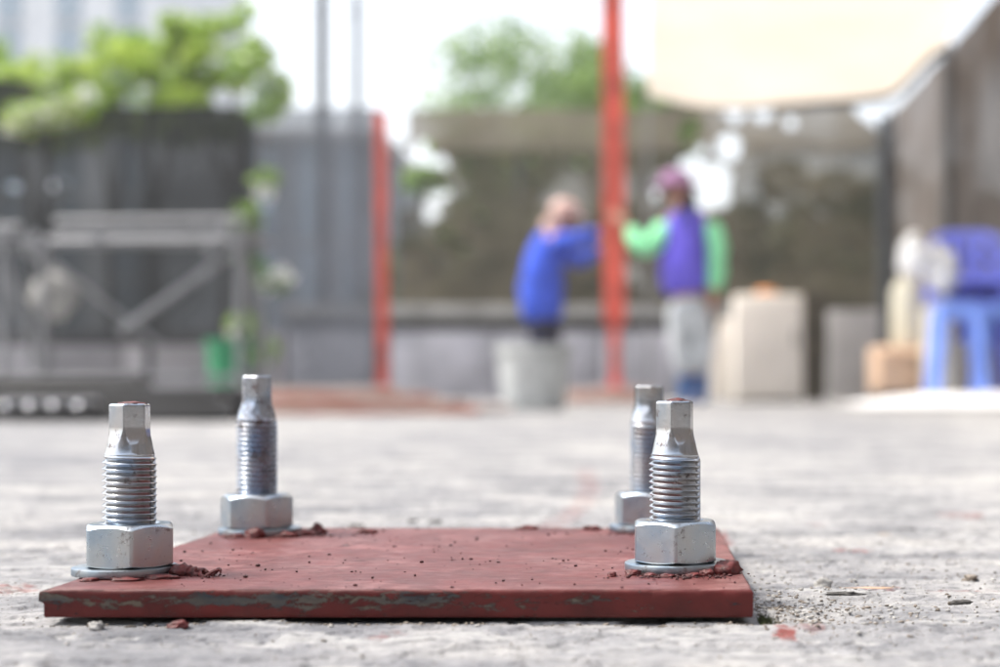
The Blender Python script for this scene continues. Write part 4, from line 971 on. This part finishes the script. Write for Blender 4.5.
def person_blue():
    Y = 12.3; ox = X(543, Y)
    t = empty('person', (ox, Y, 0), 'person in a long blue shirt and pale cap, arms stretched to the red column', 'person', 'people holding the red column')
    def q(px, py, dy=0): p = P(px, py, Y); return (p.x-ox, dy, p.z)
    hips = q(545, 322); chest = q(543, 262); neckb = q(549, 238); neck = q(556, 232); head = q(563, 219); 
    shF = q(560, 244, -.15); shB = q(552, 244, .15); elF = q(582, 241, -.16); wrF = q(603, 233, -.10); elB = q(578, 262, .18); wrB = q(603, 246, .10)
    chains = [[(hips, (.11, .10)), (q(542, 292), (.095, .09)), (chest, (.10, .10)), (neckb, (.07, .07)), (neck, (.055, .055)), (head, (.085, .095)), (q(565, 208), (.08, .085))],
              [3, (shF, .052), (elF, .040), (wrF, .030), (q(609, 232, -.10), .036)], [3, (shB, .052), (elB, .040), (wrB, .030), (q(609, 245, .10), .036)],
              [0, (q(541, 335, -.09), .07), (q(543, 366, -.10), .052), (q(541, 396, -.10), .040), (q(541, 400, -.14), .038), (q(549, 401, -.16), .03)],
              [0, (q(547, 335, .09), .07), (q(550, 366, .10), .052), (q(547, 396, .10), .040), (q(547, 400, .06), .038), (q(555, 401, .06), .03)]]
    # indices of palms: first arm ends at 10, second at 14
    hf = finger_chains(q(605, 232, -.10), (1, 0, .1), (0, 0, 1), (0, -1, 0), 1.0, 1.1, 10); hb = finger_chains(q(605, 245, .10), (1, 0, .1), (0, 0, 1), (0, 1, 0), 1.0, 1.1, 14)
    skin('body', chains+hf+hb, M['skin'], t)
    skin('shirt', [[(q(542, 327), (.17, .17)), (q(541, 300), (.18, .165)), (q(542, 268), (.185, .165)), (q(548, 244), (.14, .13)), (q(553, 234), (.085, .085))]], M['blue_shirt'], t, grow=1.12)
    skin('sleeve', [[(q(552, 246, -.08), .10), (q(562, 244, -.15), .085), (q(582, 241, -.16), .068), (q(600, 234, -.11), .050)]], M['blue_shirt'], t)
    skin('sleeve', [[(q(549, 248, .08), .10), (q(556, 247, .15), .085), (q(578, 260, .18), .068), (q(600, 247, .11), .050)]], M['blue_shirt'], t)
    skin('trousers', [[(q(543, 312), (.14, .14)), (q(543, 330), (.165, .155)), (q(542, 346, -.08), .11), (q(543, 366, -.10), .085), (q(541, 395, -.10), .066)], [1, (q(548, 346, .08), .11), (q(550, 366, .10), .085), (q(547, 395, .10), .066)]], M['navy'], t)
    for dy, px in ((-.12, 544), (.08, 550)):
        o = bm_obj('shoe', rand_lump((.13, .05, .045), 3, 3, 1), M['hair'], t, smooth=True); o.location = Vector(q(px, 400, dy)); o.location.z = .036
    c = Vector(q(564, 214)); bm = bmesh.new(); lathe(bm, [(.118, -.01), (.120, .03), (.105, .075), (.06, .108), (0, .118)], 28); o = bm_obj('cap', bm, M['cap'], t, smooth=True); o.location = c; o.rotation_euler.y = R(10)
    o = box('cap_peak', (.15, 0, -.005), (.11, .15, .012), M['cap'], t, .004); o.location = c; o.rotation_euler.y = R(12)
    o = bm_obj('neck_cloth', rand_lump((.085, .10, .075), 12, 3, 1), M['cap'], t, smooth=True); o.location = Vector(q(554, 226)); 
    head_features(t, q(564, 219), (1, -.1, -.1), .095)
person_blue()

def person_green():
    Y = 11.5; ox = X(690, Y)
    t = empty('person', (ox, Y, 0), 'person in violet vest, mint green sleeves, grey trousers, blue boots and mauve hat', 'person', 'people holding the red column')
    def q(px, py, dy=0): p = P(px, py, Y); return (p.x-ox, dy, p.z)
    chains = [[(q(688, 300), (.10, .09)), (q(686, 265), (.09, .08)), (q(686, 232), (.10, .08)), (q(684, 214), (.07, .065)), (q(681, 204), (.055, .055)), (q(677, 192), (.085, .09)), (q(676, 180), (.08, .085))],
              [3, (q(667, 223, 0), .05), (q(645, 256, -.10), .045), (q(630, 232, -.04), .031), (q(622, 221, -.02), .037)], [3, (q(706, 223, 0), .05), (q(716, 262, -.02), .045), (q(713, 295, -.04), .031), (q(712, 305, -.05), .038)],
              [0, (q(679, 316, 0), .07), (q(682, 352, -.02), .055), (q(688, 393, 0), .042), (q(688, 399, -.08), .036), (q(687, 400, -.15), .03)],
              [0, (q(698, 316, 0), .07), (q(700, 352, -.02), .055), (q(699, 393, 0), .042), (q(699, 399, -.08), .036), (q(701, 400, -.15), .03)]]
    hf = finger_chains(q(624, 224, -.02), (-.7, 0, .7), (.5, 0, .7), (0, -1, 0), 1.0, 1.1, 10); hb = finger_chains(q(712, 299, -.04), (-.05, -.05, -1), (0, -1, 0), (1, 0, 0), 1.0, .4, 14)
    skin('body', chains+hf+hb, M['skin'], t)
    skin('vest', [[(q(684, 299), (.185, .17)), (q(684, 270), (.165, .15)), (q(685, 240), (.17, .155)), (q(685, 217), (.15, .12)), (q(684, 209), (.09, .09))]], M['violet_vest'], t, grow=1.12)
    skin('sleeve', [[(q(668, 221), .088), (q(657, 240, -.06), .082), (q(645, 254, -.10), .080), (q(634, 238, -.06), .068), (q(627, 227, -.03), .050)]], M['mint'], t)
    skin('sleeve', [[(q(706, 220), .088), (q(715, 240, -.01), .085), (q(717, 264, -.02), .080), (q(714, 292, -.04), .062)]], M['mint'], t)
    skin('trousers', [[(q(687, 292), (.14, .13)), (q(688, 304), (.15, .13)), (q(679, 322, 0), .115), (q(682, 350, -.02), .09), (q(687, 376, 0), .078)], [1, (q(699, 322, 0), .115), (q(701, 350, -.02), .09), (q(700, 376, 0), .078)]], M['jeans'], t)
    for px in (686, 701):
        skin('boot', [[(q(px, 371), .078), (q(px, 388), .068), (q(px, 396.5), .056), (q(px, 398, -.08), .05), (q(px, 399, -.17), .042)]], M['boot'], t)
    c = Vector(q(676, 182)); bm = bmesh.new(); lathe(bm, [(.185, -.035), (.125, -.004), (.115, .03), (.10, .07), (.05, .09), (0, .093)], 28); o = bm_obj('hat', bm, M['hat'], t, smooth=True); o.location = c; o.modifiers.new('thick', 'SOLIDIFY').thickness = .006
    skin('hood', [[(q(683, 186, .05), .085), (q(686, 200, .03), .095), (q(686, 212, -.01), .085), (q(688, 226, -.10), .05)]], M['navy'], t)
    head_features(t, q(676, 190), (-.5, -1, -.1), .095)
person_green()
folds('shirt', 'vest', 'sleeve', 'trousers')
folds('shirt', 'vest', 'sleeve', 'trousers')

# ============================================================ HAZE
hz = box('haze', (0, 102, 10.8), (450, 350, 23.8), None, None, 0); hz['kind'] = 'stuff'
hm = bpy.data.materials.new('pale_haze'); hm.use_nodes = True; hn = hm.node_tree.nodes; hn.remove(hn['Principled BSDF'])
pv = hn.new('ShaderNodeVolumePrincipled'); pv.inputs['Color'].default_value = (0.97, 0.96, 0.94, 1); pv.inputs['Density'].default_value = 0.003; pv.inputs['Anisotropy'].default_value = 0.2
hm.node_tree.links.new(pv.outputs[0], hn['Material Output'].inputs['Volume']); hz.data.materials.append(hm)
